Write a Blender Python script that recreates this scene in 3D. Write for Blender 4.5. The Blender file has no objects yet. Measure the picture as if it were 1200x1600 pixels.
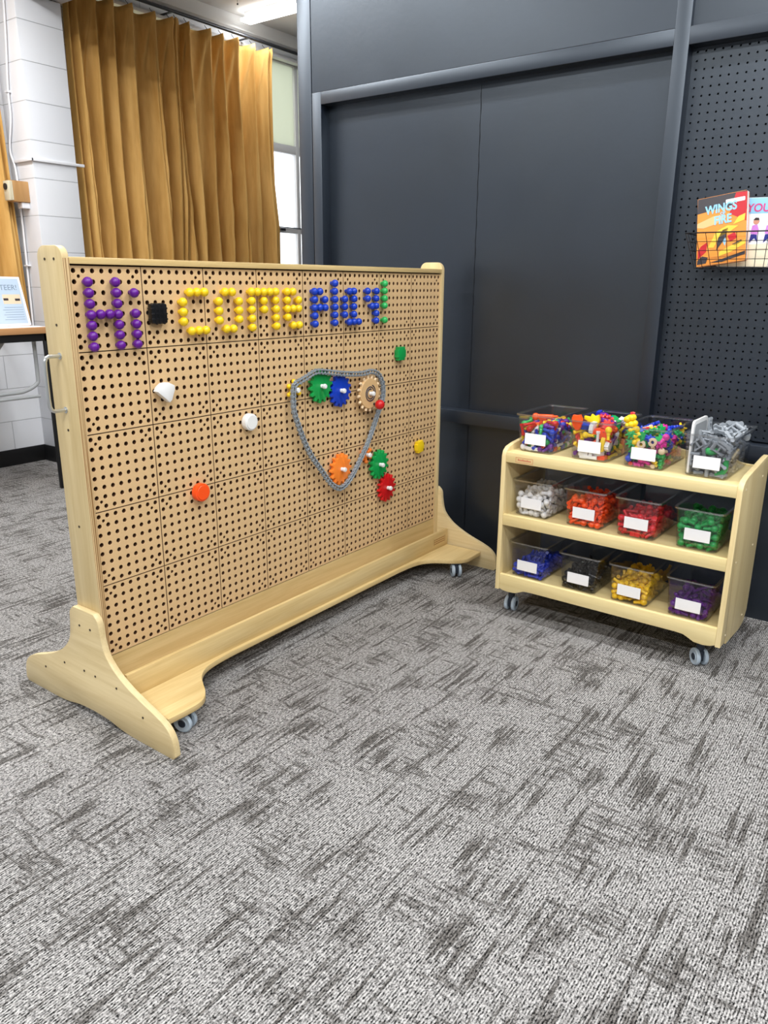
import bpy, bmesh, math, random
from mathutils import Vector, Matrix, Euler
from mathutils.geometry import delaunay_2d_cdt

PI = math.pi
SC = bpy.context.scene
COL = SC.collection
random.seed(11)

# ---------------------------------------------------------------- camera, sky, exposure
CAM = Vector((-1.0585, -1.6885, 1.1464))
yaw, pitch, roll = 0.9371018, 0.2913162, 0.0076074
F = Vector((math.sin(yaw) * math.cos(pitch), math.cos(yaw) * math.cos(pitch), -math.sin(pitch)))
R0 = Vector((math.cos(yaw), -math.sin(yaw), 0))
U0 = R0.cross(F)
R1 = math.cos(roll) * R0 + math.sin(roll) * U0
U1 = -math.sin(roll) * R0 + math.cos(roll) * U0
cd = bpy.data.cameras.new('camera')
cam = bpy.data.objects.new('camera', cd)
COL.objects.link(cam)
cd.sensor_fit = 'VERTICAL'
cd.sensor_height = 36.0
cd.lens = 36.0 * 1196.17 / 1600.0
cd.clip_start = 0.02
M = Matrix.Identity(4)
for i in range(3):
    M[i][0], M[i][1], M[i][2], M[i][3] = R1[i], U1[i], -F[i], CAM[i]
cam.matrix_world = M
SC.camera = cam

W = bpy.data.worlds.new('world')
SC.world = W
W.use_nodes = True
W.node_tree.nodes['Background'].inputs[0].default_value = (0.90, 0.95, 1.0, 1)
W.node_tree.nodes['Background'].inputs[1].default_value = 2.6

SC.view_settings.view_transform = 'Standard'
SC.view_settings.look = 'None'
SC.view_settings.gamma = 1.0
SC.view_settings.use_curve_mapping = False
SC.view_settings.exposure = 0.0
LAMP_POWER = 36.0        # each ceiling fitting
TUBE_EMIT = 6.0


# ---------------------------------------------------------------- helpers
def lin(c):
    out = []
    for v in c[:3]:
        v = v / 255.0
        out.append(v / 12.92 if v <= 0.04045 else ((v + 0.055) / 1.055) ** 2.4)
    return (*out, 1.0)


MATS = {}


def mat(name, rgb=(200, 200, 200), rough=0.5, metal=0.0, spec=0.5, coat=0.0, sheen=0.0, emit=0.0):
    m = bpy.data.materials.new(name)
    m.use_nodes = True
    b = m.node_tree.nodes['Principled BSDF']
    b.inputs['Base Color'].default_value = lin(rgb)
    b.inputs['Roughness'].default_value = rough
    b.inputs['Metallic'].default_value = metal
    b.inputs['Specular IOR Level'].default_value = spec
    b.inputs['Coat Weight'].default_value = coat
    b.inputs['Sheen Weight'].default_value = sheen
    if emit:
        b.inputs['Emission Color'].default_value = lin(rgb)
        b.inputs['Emission Strength'].default_value = emit
    MATS[name] = m
    return m


def nd(m, t, **kw):
    n = m.node_tree.nodes.new(t)
    for k, v in kw.items():
        setattr(n, k, v)
    return n


def lk(m, a, ai, b, bi):
    m.node_tree.links.new(a.outputs[ai], b.inputs[bi])


def bs(m):
    return m.node_tree.nodes['Principled BSDF']


def coords(m, scale=(1, 1, 1), loc=(0, 0, 0), kind='Object', rot=(0, 0, 0)):
    tc = nd(m, 'ShaderNodeTexCoord')
    mp = nd(m, 'ShaderNodeMapping')
    mp.inputs['Scale'].default_value = scale
    mp.inputs['Location'].default_value = loc
    mp.inputs['Rotation'].default_value = rot
    lk(m, tc, kind, mp, 'Vector')
    return mp


def noise(m, vec, scale=5, detail=3, rough=0.5):
    n = nd(m, 'ShaderNodeTexNoise')
    n.inputs['Scale'].default_value = scale
    n.inputs['Detail'].default_value = detail
    n.inputs['Roughness'].default_value = rough
    lk(m, vec, 'Vector', n, 'Vector')
    return n


def ramp(m, src, so, stops):
    r = nd(m, 'ShaderNodeValToRGB')
    e = r.color_ramp.elements
    while len(e) < len(stops):
        e.new(0.5)
    for el, (p, c) in zip(e, stops):
        el.position = p
        el.color = c
    lk(m, src, so, r, 'Fac')
    return r


def wood(name, a, b_, axis=0, rough=0.42, scale=1.0, spec=0.4):
    """pale plywood veneer: grain stretched along one axis"""
    m = mat(name, a, rough, spec=spec)
    s = [26.0 * scale] * 3
    s[axis] = 2.2 * scale
    mp = coords(m, tuple(s))
    n1 = noise(m, mp, 1.0, 5, 0.6)
    n1.inputs['Distortion'].default_value = 0.6
    s2 = [180.0] * 3
    s2[axis] = 6.0
    mp2 = coords(m, tuple(s2))
    n2 = noise(m, mp2, 1.0, 2)
    mx = nd(m, 'ShaderNodeMath', operation='MULTIPLY_ADD')
    lk(m, n2, 'Fac', mx, 0)
    mx.inputs[1].default_value = 0.35
    lk(m, n1, 'Fac', mx, 2)
    r = ramp(m, mx, 0, [(0.45, lin(b_)), (0.85, lin(a))])
    lk(m, r, 'Color', bs(m), 'Base Color')
    return m


def add_bump(m, src, out, strength, dist=0.001):
    b = nd(m, 'ShaderNodeBump')
    b.inputs['Strength'].default_value = strength
    b.inputs['Distance'].default_value = dist
    lk(m, src, out, b, 'Height')
    lk(m, b, 'Normal', bs(m), 'Normal')


class MB:
    """mesh builder"""

    def __init__(self):
        self.bm = bmesh.new()

    def box(self, a, b, bev=0.0, seg=2):
        lo = [min(a[i], b[i]) for i in range(3)]
        hi = [max(a[i], b[i]) for i in range(3)]
        r = bmesh.ops.create_cube(self.bm, size=1.0)
        vs = r['verts']
        for v in vs:
            for i in range(3):
                v.co[i] = hi[i] if v.co[i] > 0 else lo[i]
        if bev:
            es = list({e for v in vs for e in v.link_edges})
            bmesh.ops.bevel(self.bm, geom=es, offset=bev, segments=seg, affect='EDGES', profile=0.5)
        return self

    def prism(self, pts, axis, a, b, bev=0.0):
        """pts: 2-D outline in the two other axes (cyclic order x,y,z without axis)"""
        oth = [i for i in range(3) if i != axis]
        bm = self.bm
        lo, hi = [], []
        for p in pts:
            for lst, d in ((lo, a), (hi, b)):
                c = [0, 0, 0]
                c[oth[0]], c[oth[1]] = p
                c[axis] = d
                lst.append(bm.verts.new(c))
        n = len(pts)
        fs = [bm.faces.new(lo), bm.faces.new(hi)]
        for i in range(n):
            fs.append(bm.faces.new((lo[i], lo[(i + 1) % n], hi[(i + 1) % n], hi[i])))
        bmesh.ops.recalc_face_normals(bm, faces=fs)
        if bev:
            es = [e for f in fs[:2] for e in f.edges]
            bmesh.ops.bevel(bm, geom=es, offset=bev, segments=2, affect='EDGES', profile=0.5)
        return self

    def lathe(self, prof, seg=16, mtx=None):
        bm = self.bm
        rings = []
        new = []
        for r, z in prof:
            if r < 1e-6:
                ring = [bm.verts.new((0, 0, z))]
            else:
                ring = [bm.verts.new((r * math.cos(2 * PI * i / seg), r * math.sin(2 * PI * i / seg), z)) for i in range(seg)]
            rings.append(ring)
            new += ring
        fs = []
        for A, B in zip(rings, rings[1:]):
            for i in range(seg):
                j = (i + 1) % seg
                q = []
                if len(A) == 1 and len(B) == 1:
                    continue
                if len(A) == 1:
                    q = (A[0], B[i], B[j])
                elif len(B) == 1:
                    q = (A[i], A[j], B[0])
                else:
                    q = (A[i], A[j], B[j], B[i])
                fs.append(bm.faces.new(q))
        bmesh.ops.recalc_face_normals(bm, faces=fs)
        if mtx is not None:
            bmesh.ops.transform(bm, matrix=mtx, verts=new)
        return self

    def cyl(self, p0, p1, r, seg=16, bev=0.0, r2=None):
        p0, p1 = Vector(p0), Vector(p1)
        d = p1 - p0
        L = d.length
        r2 = r if r2 is None else r2
        q = Vector((0, 0, 1)).rotation_difference(d.normalized())
        m = Matrix.Translation(p0) @ q.to_matrix().to_4x4()
        if bev:
            prof = [(0, 0), (r - bev, 0), (r, bev), (r2, L - bev), (r2 - bev, L), (0, L)]
        else:
            prof = [(0, 0), (r, 0), (r2, L), (0, L)]
        return self.lathe(prof, seg, m)

    def sph(self, c, r, seg=16, scl=(1, 1, 1), rings=10):
        prof = [(r * math.sin(PI * i / rings), -r * math.cos(PI * i / rings)) for i in range(rings + 1)]
        prof[0] = (0, -r)
        prof[-1] = (0, r)
        m = Matrix.Translation(Vector(c)) @ Matrix.Diagonal((*scl, 1))
        return self.lathe(prof, seg, m)

    def tube(self, pts, r, seg=8, closed=False):
        bm = self.bm
        pts = [Vector(p) for p in pts]
        n = len(pts)
        prev = None
        rings = []
        for i, p in enumerate(pts):
            if closed:
                t = (pts[(i + 1) % n] - pts[i - 1]).normalized()
            else:
                t = (pts[min(i + 1, n - 1)] - pts[max(i - 1, 0)]).normalized()
            if prev is None:
                u = t.orthogonal().normalized()
            else:
                u = (prev - t * prev.dot(t)).normalized()
            prev = u
            v = t.cross(u)
            rings.append([bm.verts.new(p + r * (math.cos(2 * PI * k / seg) * u + math.sin(2 * PI * k / seg) * v)) for k in range(seg)])
        fs = []
        pairs = list(zip(rings, rings[1:]))
        if closed:
            pairs.append((rings[-1], rings[0]))
        for A, B in pairs:
            for k in range(seg):
                j = (k + 1) % seg
                fs.append(bm.faces.new((A[k], A[j], B[j], B[k])))
        if not closed:
            fs.append(bm.faces.new(rings[0][::-1]))
            fs.append(bm.faces.new(rings[-1]))
        bmesh.ops.recalc_face_normals(bm, faces=fs)
        return self

    def mesh(self, name, m, smooth=35):
        me = bpy.data.meshes.new(name)
        self.bm.normal_update()
        self.bm.to_mesh(me)
        self.bm.free()
        for p in me.polygons:
            p.use_smooth = True
        me.set_sharp_from_angle(angle=math.radians(smooth))
        if m is not None:
            me.materials.append(m if not isinstance(m, str) else MATS[m])
        return me

    def build(self, name, m, parent=None, loc=None, smooth=35):
        o = bpy.data.objects.new(name, self.mesh(name, m, smooth))
        COL.objects.link(o)
        if parent is not None:
            o.parent = parent
        if loc is not None:
            o.location = loc
        return o


def link_mesh(name, me, parent=None, mtx=None):
    o = bpy.data.objects.new(name, me)
    COL.objects.link(o)
    if parent is not None:
        o.parent = parent
    if mtx is not None:
        o.matrix_local = mtx
    return o


def tag(o, label=None, cat=None, group=None, kind=None):
    if label:
        o['label'] = label
    if cat:
        o['category'] = cat
    if group:
        o['group'] = group
    if kind:
        o['kind'] = kind
    return o


def empty(name, loc=(0, 0, 0), rz=0.0):
    o = bpy.data.objects.new(name, None)
    COL.objects.link(o)
    o.location = loc
    o.rotation_euler = (0, 0, rz)
    o.empty_display_size = 0.05
    return o


def copy_tree(o, parent=None):
    c = o.copy()
    COL.objects.link(c)
    c.parent = parent
    for ch in list(o.children):
        copy_tree(ch, c)
    return c


def rrect(x0, z0, x1, z1, r, n=5):
    """rounded rectangle outline; r = (bl, br, tr, tl) radii"""
    if not isinstance(r, (tuple, list)):
        r = (r, r, r, r)
    out = []
    for (cx, cz, a0, rr) in ((x0 + r[0], z0 + r[0], PI, r[0]), (x1 - r[1], z0 + r[1], 1.5 * PI, r[1]),
                             (x1 - r[2], z1 - r[2], 0, r[2]), (x0 + r[3], z1 - r[3], 0.5 * PI, r[3])):
        if rr <= 0:
            out.append((cx, cz))
            continue
        for i in range(n + 1):
            a = a0 + 0.5 * PI * i / n
            out.append((cx + rr * math.cos(a), cz + rr * math.sin(a)))
    return out


def smooth_line(pts, n=6, closed=False):
    """Catmull-Rom through points"""
    P = [Vector((*p, 0)) if len(p) == 2 else Vector(p) for p in pts]
    out = []
    N = len(P)
    rng = range(N) if closed else range(N - 1)
    for i in rng:
        if closed:
            a, b, c, d = P[i - 1], P[i], P[(i + 1) % N], P[(i + 2) % N]
        else:
            a, b, c, d = P[max(i - 1, 0)], P[i], P[i + 1], P[min(i + 2, N - 1)]
        for k in range(n):
            t = k / n
            out.append(0.5 * ((2 * b) + (c - a) * t + (2 * a - 5 * b + 4 * c - d) * t * t + (3 * b - a - 3 * c + d) * t ** 3))
    if not closed:
        out.append(P[-1])
    return [tuple(v[:len(pts[0])]) for v in out]


def text_mesh(name, body, size, m, parent, mtx, extrude=0.0006, align='CENTER', sx=1.0, bold=0.0):
    cu = bpy.data.curves.new(name, 'FONT')
    cu.body = body
    cu.size = size
    cu.extrude = extrude
    cu.offset = bold
    cu.align_x = align
    tmp = bpy.data.objects.new(name, cu)
    COL.objects.link(tmp)
    dg = bpy.context.evaluated_depsgraph_get()
    me = bpy.data.meshes.new_from_object(tmp.evaluated_get(dg))
    bpy.data.objects.remove(tmp)
    bpy.data.curves.remove(cu)
    me.name = name
    for v in me.vertices:
        v.co.x *= sx
    me.materials.clear()
    me.materials.append(MATS[m])
    return link_mesh(name, me, parent, mtx)


def basis(o, x, y, z):
    m = Matrix.Identity(4)
    for i in range(3):
        m[i][0], m[i][1], m[i][2], m[i][3] = x[i], y[i], z[i], o[i]
    return m


# ---------------------------------------------------------------- materials
wood('ply_face', (222, 200, 152), (205, 180, 128), 2)
wood('ply_side', (226, 205, 158), (208, 184, 134), 1)
wood('ply_x', (224, 198, 142), (202, 172, 114), 0)
wood('cart_ply', (238, 218, 162), (224, 202, 142), 0, scale=0.8)
wood('cart_side', (232, 212, 160), (214, 190, 136), 2, scale=0.8)
mat('ply_edge', (240, 224, 182), 0.5)
m = mat('ply_layers', (206, 172, 118), 0.55)
mp = coords(m, (420, 1, 1))
n1 = noise(m, mp, 1.0, 1)
r = ramp(m, n1, 'Fac', [(0.44, lin((150, 112, 66))), (0.54, lin((222, 194, 146)))])
lk(m, r, 'Color', bs(m), 'Base Color')
m = mat('tile_board', (208, 172, 124), 0.6, spec=0.3)
mp = coords(m, (900, 900, 900))
n1 = noise(m, mp, 1.0, 2)
r = ramp(m, n1, 'Fac', [(0.3, lin((204, 168, 120))), (0.7, lin((228, 194, 146)))])
lk(m, r, 'Color', bs(m), 'Base Color')
mat('tile_shade', (96, 62, 36), 0.8)  # shade of gaps, bores and the hollow inside, put into the colour
mat('screw_dark', (70, 58, 44), 0.4, metal=0.6)
mat('screw_light', (240, 226, 196), 0.4)
mat('steel', (205, 208, 208), 0.28, metal=0.85)
mat('caster_tyre', (176, 190, 202), 0.45)
mat('caster_dark', (38, 46, 58), 0.4)
mat('burn_mark', (150, 92, 44), 0.7)
mat('red_mark', (206, 120, 92), 0.6)
for nme, c in dict(purple=(96, 22, 138), yellow=(250, 212, 30), blue=(18, 62, 186), green=(20, 140, 62), orange=(255, 96, 24),
                   red=(206, 26, 30), white=(238, 238, 236), black=(16, 17, 20), pale_green=(48, 180, 92), soft_orange=(255, 138, 50),
                   vivid_orange=(255, 84, 24), grey=(146, 152, 158), cream=(240, 214, 176), pink=(214, 40, 150), crimson=(222, 30, 46),
                   deep_green=(20, 158, 76), deep_blue=(22, 54, 186), deep_purple=(96, 24, 138), gold=(246, 200, 30), coral=(214, 62, 60),
                   chain_grey=(140, 148, 154)).items():
    mat(nme, c, 0.3, spec=0.5)
mat('tan_wood', (218, 180, 128), 0.5)
mat('ivory', (236, 208, 168), 0.45)
mat('ink', (34, 44, 66), 0.5)
mat('paper', (240, 241, 246), 0.6)
mat('paper_cream', (235, 225, 196), 0.6)

def schlick(m, mx, f0, f1):
    lw = nd(m, 'ShaderNodeLayerWeight')
    lw.inputs['Blend'].default_value = 0.5
    pw = nd(m, 'ShaderNodeMath', operation='POWER')
    lk(m, lw, 'Facing', pw, 0)
    pw.inputs[1].default_value = 4.0
    ma = nd(m, 'ShaderNodeMath', operation='MULTIPLY_ADD')
    lk(m, pw, 0, ma, 0)
    ma.inputs[1].default_value = f1
    ma.inputs[2].default_value = f0
    lk(m, ma, 0, mx, 'Fac')


# clear plastic: thin walls, fresnel reflection over a nearly clear sheet
m = mat('clear_plastic')
nt = m.node_tree
for n in list(nt.nodes):
    nt.nodes.remove(n)
out = nd(m, 'ShaderNodeOutputMaterial')
tr = nd(m, 'ShaderNodeBsdfTransparent')
tr.inputs['Color'].default_value = (0.955, 0.955, 0.965, 1)
gl = nd(m, 'ShaderNodeBsdfGlossy')
gl.inputs['Roughness'].default_value = 0.06
mx = nd(m, 'ShaderNodeMixShader')
schlick(m, mx, 0.045, 0.7)
lk(m, tr, 0, mx, 1)
lk(m, gl, 0, mx, 2)
lk(m, mx, 0, out, 'Surface')
m = mat('clear_rim')
nt = m.node_tree
for n in list(nt.nodes):
    nt.nodes.remove(n)
out = nd(m, 'ShaderNodeOutputMaterial')
tr = nd(m, 'ShaderNodeBsdfTransparent')
tr.inputs['Color'].default_value = (0.80, 0.82, 0.84, 1)
gl = nd(m, 'ShaderNodeBsdfGlossy')
gl.inputs['Roughness'].default_value = 0.22
mx = nd(m, 'ShaderNodeMixShader')
schlick(m, mx, 0.42, 0.55)
lk(m, tr, 0, mx, 1)
lk(m, gl, 0, mx, 2)
lk(m, mx, 0, out, 'Surface')
m = mat('window_glass')
nt = m.node_tree
for n in list(nt.nodes):
    nt.nodes.remove(n)
out = nd(m, 'ShaderNodeOutputMaterial')
tr = nd(m, 'ShaderNodeBsdfTransparent')
gl = nd(m, 'ShaderNodeBsdfGlossy')
gl.inputs['Roughness'].default_value = 0.02
mx = nd(m, 'ShaderNodeMixShader')
schlick(m, mx, 0.04, 0.9)
lk(m, tr, 0, mx, 1)
lk(m, gl, 0, mx, 2)
lk(m, mx, 0, out, 'Surface')

# dark satin paint on the partition, with scuffs
m = mat('dark_paint', (14, 20, 30), 0.30, spec=1.0)
bs(m).inputs['IOR'].default_value = 1.55
bs(m).inputs['Specular Tint'].default_value = (0.80, 0.90, 1.0, 1)
mp = coords(m, (1.2, 1.2, 1.2))
n1 = noise(m, mp, 2.2, 6, 0.62)
r = ramp(m, n1, 'Fac', [(0.30, lin((8, 13, 22))), (0.62, lin((13, 20, 32)))])
lk(m, r, 'Color', bs(m), 'Base Color')
mp = coords(m, (1, 1, 1))
n2 = noise(m, mp, 5.0, 4, 0.7)
r2 = ramp(m, n2, 'Fac', [(0.3, (0.37, 0.37, 0.37, 1)), (0.75, (0.41, 0.41, 0.41, 1))])
lk(m, r2, 'Color', bs(m), 'Roughness')
n3 = noise(m, mp, 60.0, 3)
add_bump(m, n3, 'Fac', 0.12, 0.002)
m = mat('dark_frame', (13, 20, 32), 0.40, spec=1.0)
bs(m).inputs['IOR'].default_value = 1.55
bs(m).inputs['Specular Tint'].default_value = (0.80, 0.90, 1.0, 1)
mat('dark_hole', (6, 6, 8), 0.9)
mat('wire_black', (18, 20, 24), 0.4, metal=0.3)
mat('seam_paint', (20, 22, 27), 0.6)

# painted block wall
def block_paint(name, bw_):
    m = mat(name, (222, 224, 228), 0.55)
    tc = nd(m, 'ShaderNodeTexCoord')
    sx = nd(m, 'ShaderNodeSeparateXYZ')
    lk(m, tc, 'Object', sx, 0)
    ad = nd(m, 'ShaderNodeMath', operation='ADD')
    lk(m, sx, 'X', ad, 0)
    lk(m, sx, 'Y', ad, 1)
    az = nd(m, 'ShaderNodeMath', operation='ADD')
    lk(m, sx, 'Z', az, 0)
    az.inputs[1].default_value = -0.077 + 0.205 * 4
    cb = nd(m, 'ShaderNodeCombineXYZ')
    lk(m, ad, 0, cb, 'X')
    lk(m, az, 0, cb, 'Y')
    br = nd(m, 'ShaderNodeTexBrick')
    br.inputs['Color1'].default_value = lin((224, 226, 230))
    br.inputs['Color2'].default_value = lin((220, 222, 227))
    br.inputs['Mortar'].default_value = lin((176, 178, 182))
    br.inputs['Scale'].default_value = 1.0
    br.inputs['Mortar Size'].default_value = 0.0022
    br.inputs['Mortar Smooth'].default_value = 0.3
    br.inputs['Brick Width'].default_value = bw_
    br.inputs['Row Height'].default_value = 0.205
    lk(m, cb, 0, br, 'Vector')
    lk(m, br, 'Color', bs(m), 'Base Color')
    bp = nd(m, 'ShaderNodeBump')
    bp.invert = True
    bp.inputs['Distance'].default_value = 0.004
    bp.inputs['Strength'].default_value = 0.8
    lk(m, br, 'Fac', bp, 'Height')
    lk(m, bp, 'Normal', bs(m), 'Normal')

block_paint('white_block', 0.82)
block_paint('pillar_block', 60.0)
mat('grey_wall', (92, 94, 98), 0.7)
mat('pale_grey_wall', (176, 178, 181), 0.7)
mat('ceiling_paint', (238, 237, 234), 0.8)
mat('beam_paint', (196, 196, 198), 0.8)
mat('base_black', (14, 14, 16), 0.5)
mat('pipe_white', (228, 229, 233), 0.45)
mat('pipe_grey', (170, 173, 175), 0.45)
mat('window_white', (222, 224, 226), 0.5)
m = mat('transom_panel', (222, 226, 208), 0.6)
tl_ = nd(m, 'ShaderNodeBsdfTranslucent')
tl_.inputs['Color'].default_value = lin((226, 228, 214))
ms_ = nd(m, 'ShaderNodeMixShader')
ms_.inputs['Fac'].default_value = 0.6
lk(m, bs(m), 0, ms_, 1)
lk(m, tl_, 0, ms_, 2)
lk(m, ms_, 0, m.node_tree.nodes['Material Output'], 'Surface')
mat('box_beige', (214, 206, 180), 0.5)
wood('box_tan', (190, 148, 96), (166, 122, 74), 2)
mat('table_edge', (196, 146, 98), 0.45)
mat('table_top', (224, 200, 186), 0.35)
mat('tube_lamp', (255, 255, 255), 0.5, emit=TUBE_EMIT)
mat('lamp_body', (225, 225, 225), 0.4)
mat('rod_dark', (48, 50, 54), 0.4, metal=0.3)

# velvet
m = mat('velvet', (208, 162, 92), 0.7, spec=0.3, sheen=0.9)
bs(m).inputs['Sheen Tint'].default_value = lin((236, 190, 110))
bs(m).inputs['Sheen Roughness'].default_value = 0.4
mp = coords(m, (9, 9, 1.4))
n1 = noise(m, mp, 1.5, 4, 0.6)
r = ramp(m, n1, 'Fac', [(0.3, lin((188, 142, 72))), (0.7, lin((220, 176, 104)))])
lk(m, r, 'Color', bs(m), 'Base Color')

# carpet: fine ribs along x, dark streaks along and across
m = mat('carpet', (130, 126, 120), 0.95, spec=0.1)
tc = nd(m, 'ShaderNodeTexCoord')


def cmap(scale, loc=(0, 0, 0)):
    mp = nd(m, 'ShaderNodeMapping')
    mp.inputs['Scale'].default_value = scale
    mp.inputs['Location'].default_value = loc
    lk(m, tc, 'Object', mp, 'Vector')
    return mp


def mth(op, a, b=None, ao=0, bo=0):
    n = nd(m, 'ShaderNodeMath', operation=op)
    for i, (v, o) in enumerate(((a, ao), (b, bo))):
        if v is None:
            continue
        if isinstance(v, (int, float)):
            n.inputs[i].default_value = v
        else:
            lk(m, v, o, n, i)
    return n


warp = noise(m, cmap((1, 1, 1)), 40, 1)
sep = nd(m, 'ShaderNodeSeparateXYZ')
lk(m, tc, 'Object', sep, 0)
RIB = 0.0052
ph = mth('MULTIPLY', sep, 2 * PI / RIB, 'Y')
ph2 = mth('ADD', ph, mth('MULTIPLY', warp, 2.2, 'Fac'))
rib = mth('MULTIPLY_ADD', mth('SINE', ph2), 0.5)
rib.inputs[2].default_value = 0.5
stitch = noise(m, cmap((110, 230, 1)), 1.0, 2, 0.7)      # short loops along each rib
spk = noise(m, cmap((260, 300, 1), (3, 7, 0)), 1.0, 1, 0.5)
yarn = mth('ADD', mth('MULTIPLY', rib, 0.26), mth('MULTIPLY', stitch, 1.5, 'Fac'))
yarn = mth('ADD', yarn, mth('MULTIPLY', spk, 0.8, 'Fac'))       # centred on about 1.28
base = nd(m, 'ShaderNodeValToRGB')
for el, (p_, c_) in zip(base.color_ramp.elements, ((0.49, lin((24, 23, 23))), (0.76, lin((190, 187, 184))))):
    el.position, el.color = p_, c_
yr = nd(m, 'ShaderNodeMapRange')
yr.inputs['From Min'].default_value = 0.0
yr.inputs['From Max'].default_value = 2.05
lk(m, yarn, 0, yr, 'Value')
lk(m, yr, 0, base, 'Fac')
# streaks
st1 = noise(m, cmap((4.6, 72, 1)), 1.0, 4, 0.70)
st1m = noise(m, cmap((8.0, 10.0, 1), (9, 2, 0)), 1.0, 3)
s1 = mth('ADD', st1, mth('MULTIPLY', st1m, 0.45, 'Fac'), 'Fac')
k1 = nd(m, 'ShaderNodeMapRange')
k1.inputs['From Min'].default_value = 0.752
k1.inputs['From Max'].default_value = 0.83
lk(m, s1, 0, k1, 'Value')
st2 = noise(m, cmap((58, 10.0, 1), (5, 5, 0)), 1.0, 4, 0.72)
st2m = noise(m, cmap((6.0, 6.0, 1), (1, 12, 0)), 1.0, 3)
s2 = mth('ADD', st2, mth('MULTIPLY', st2m, 0.55, 'Fac'), 'Fac')
k2 = nd(m, 'ShaderNodeMapRange')
k2.inputs['From Min'].default_value = 0.825
k2.inputs['From Max'].default_value = 0.92
lk(m, s2, 0, k2, 'Value')
kk = mth('MAXIMUM', mth('MULTIPLY', k1, 0.92), mth('MULTIPLY', k2, 0.80))
mxc = nd(m, 'ShaderNodeMix', data_type='RGBA', blend_type='MULTIPLY')
lk(m, kk, 0, mxc, 'Factor')
lk(m, base, 'Color', mxc, 6)
mxc.inputs[7].default_value = (0.30, 0.285, 0.27, 1)
lk(m, mxc, 2, bs(m), 'Base Color')
bpn = nd(m, 'ShaderNodeBump')
bpn.inputs['Strength'].default_value = 0.5
bpn.inputs['Distance'].default_value = 0.002
lk(m, yarn, 0, bpn, 'Height')
lk(m, bpn, 'Normal', bs(m), 'Normal')
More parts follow.
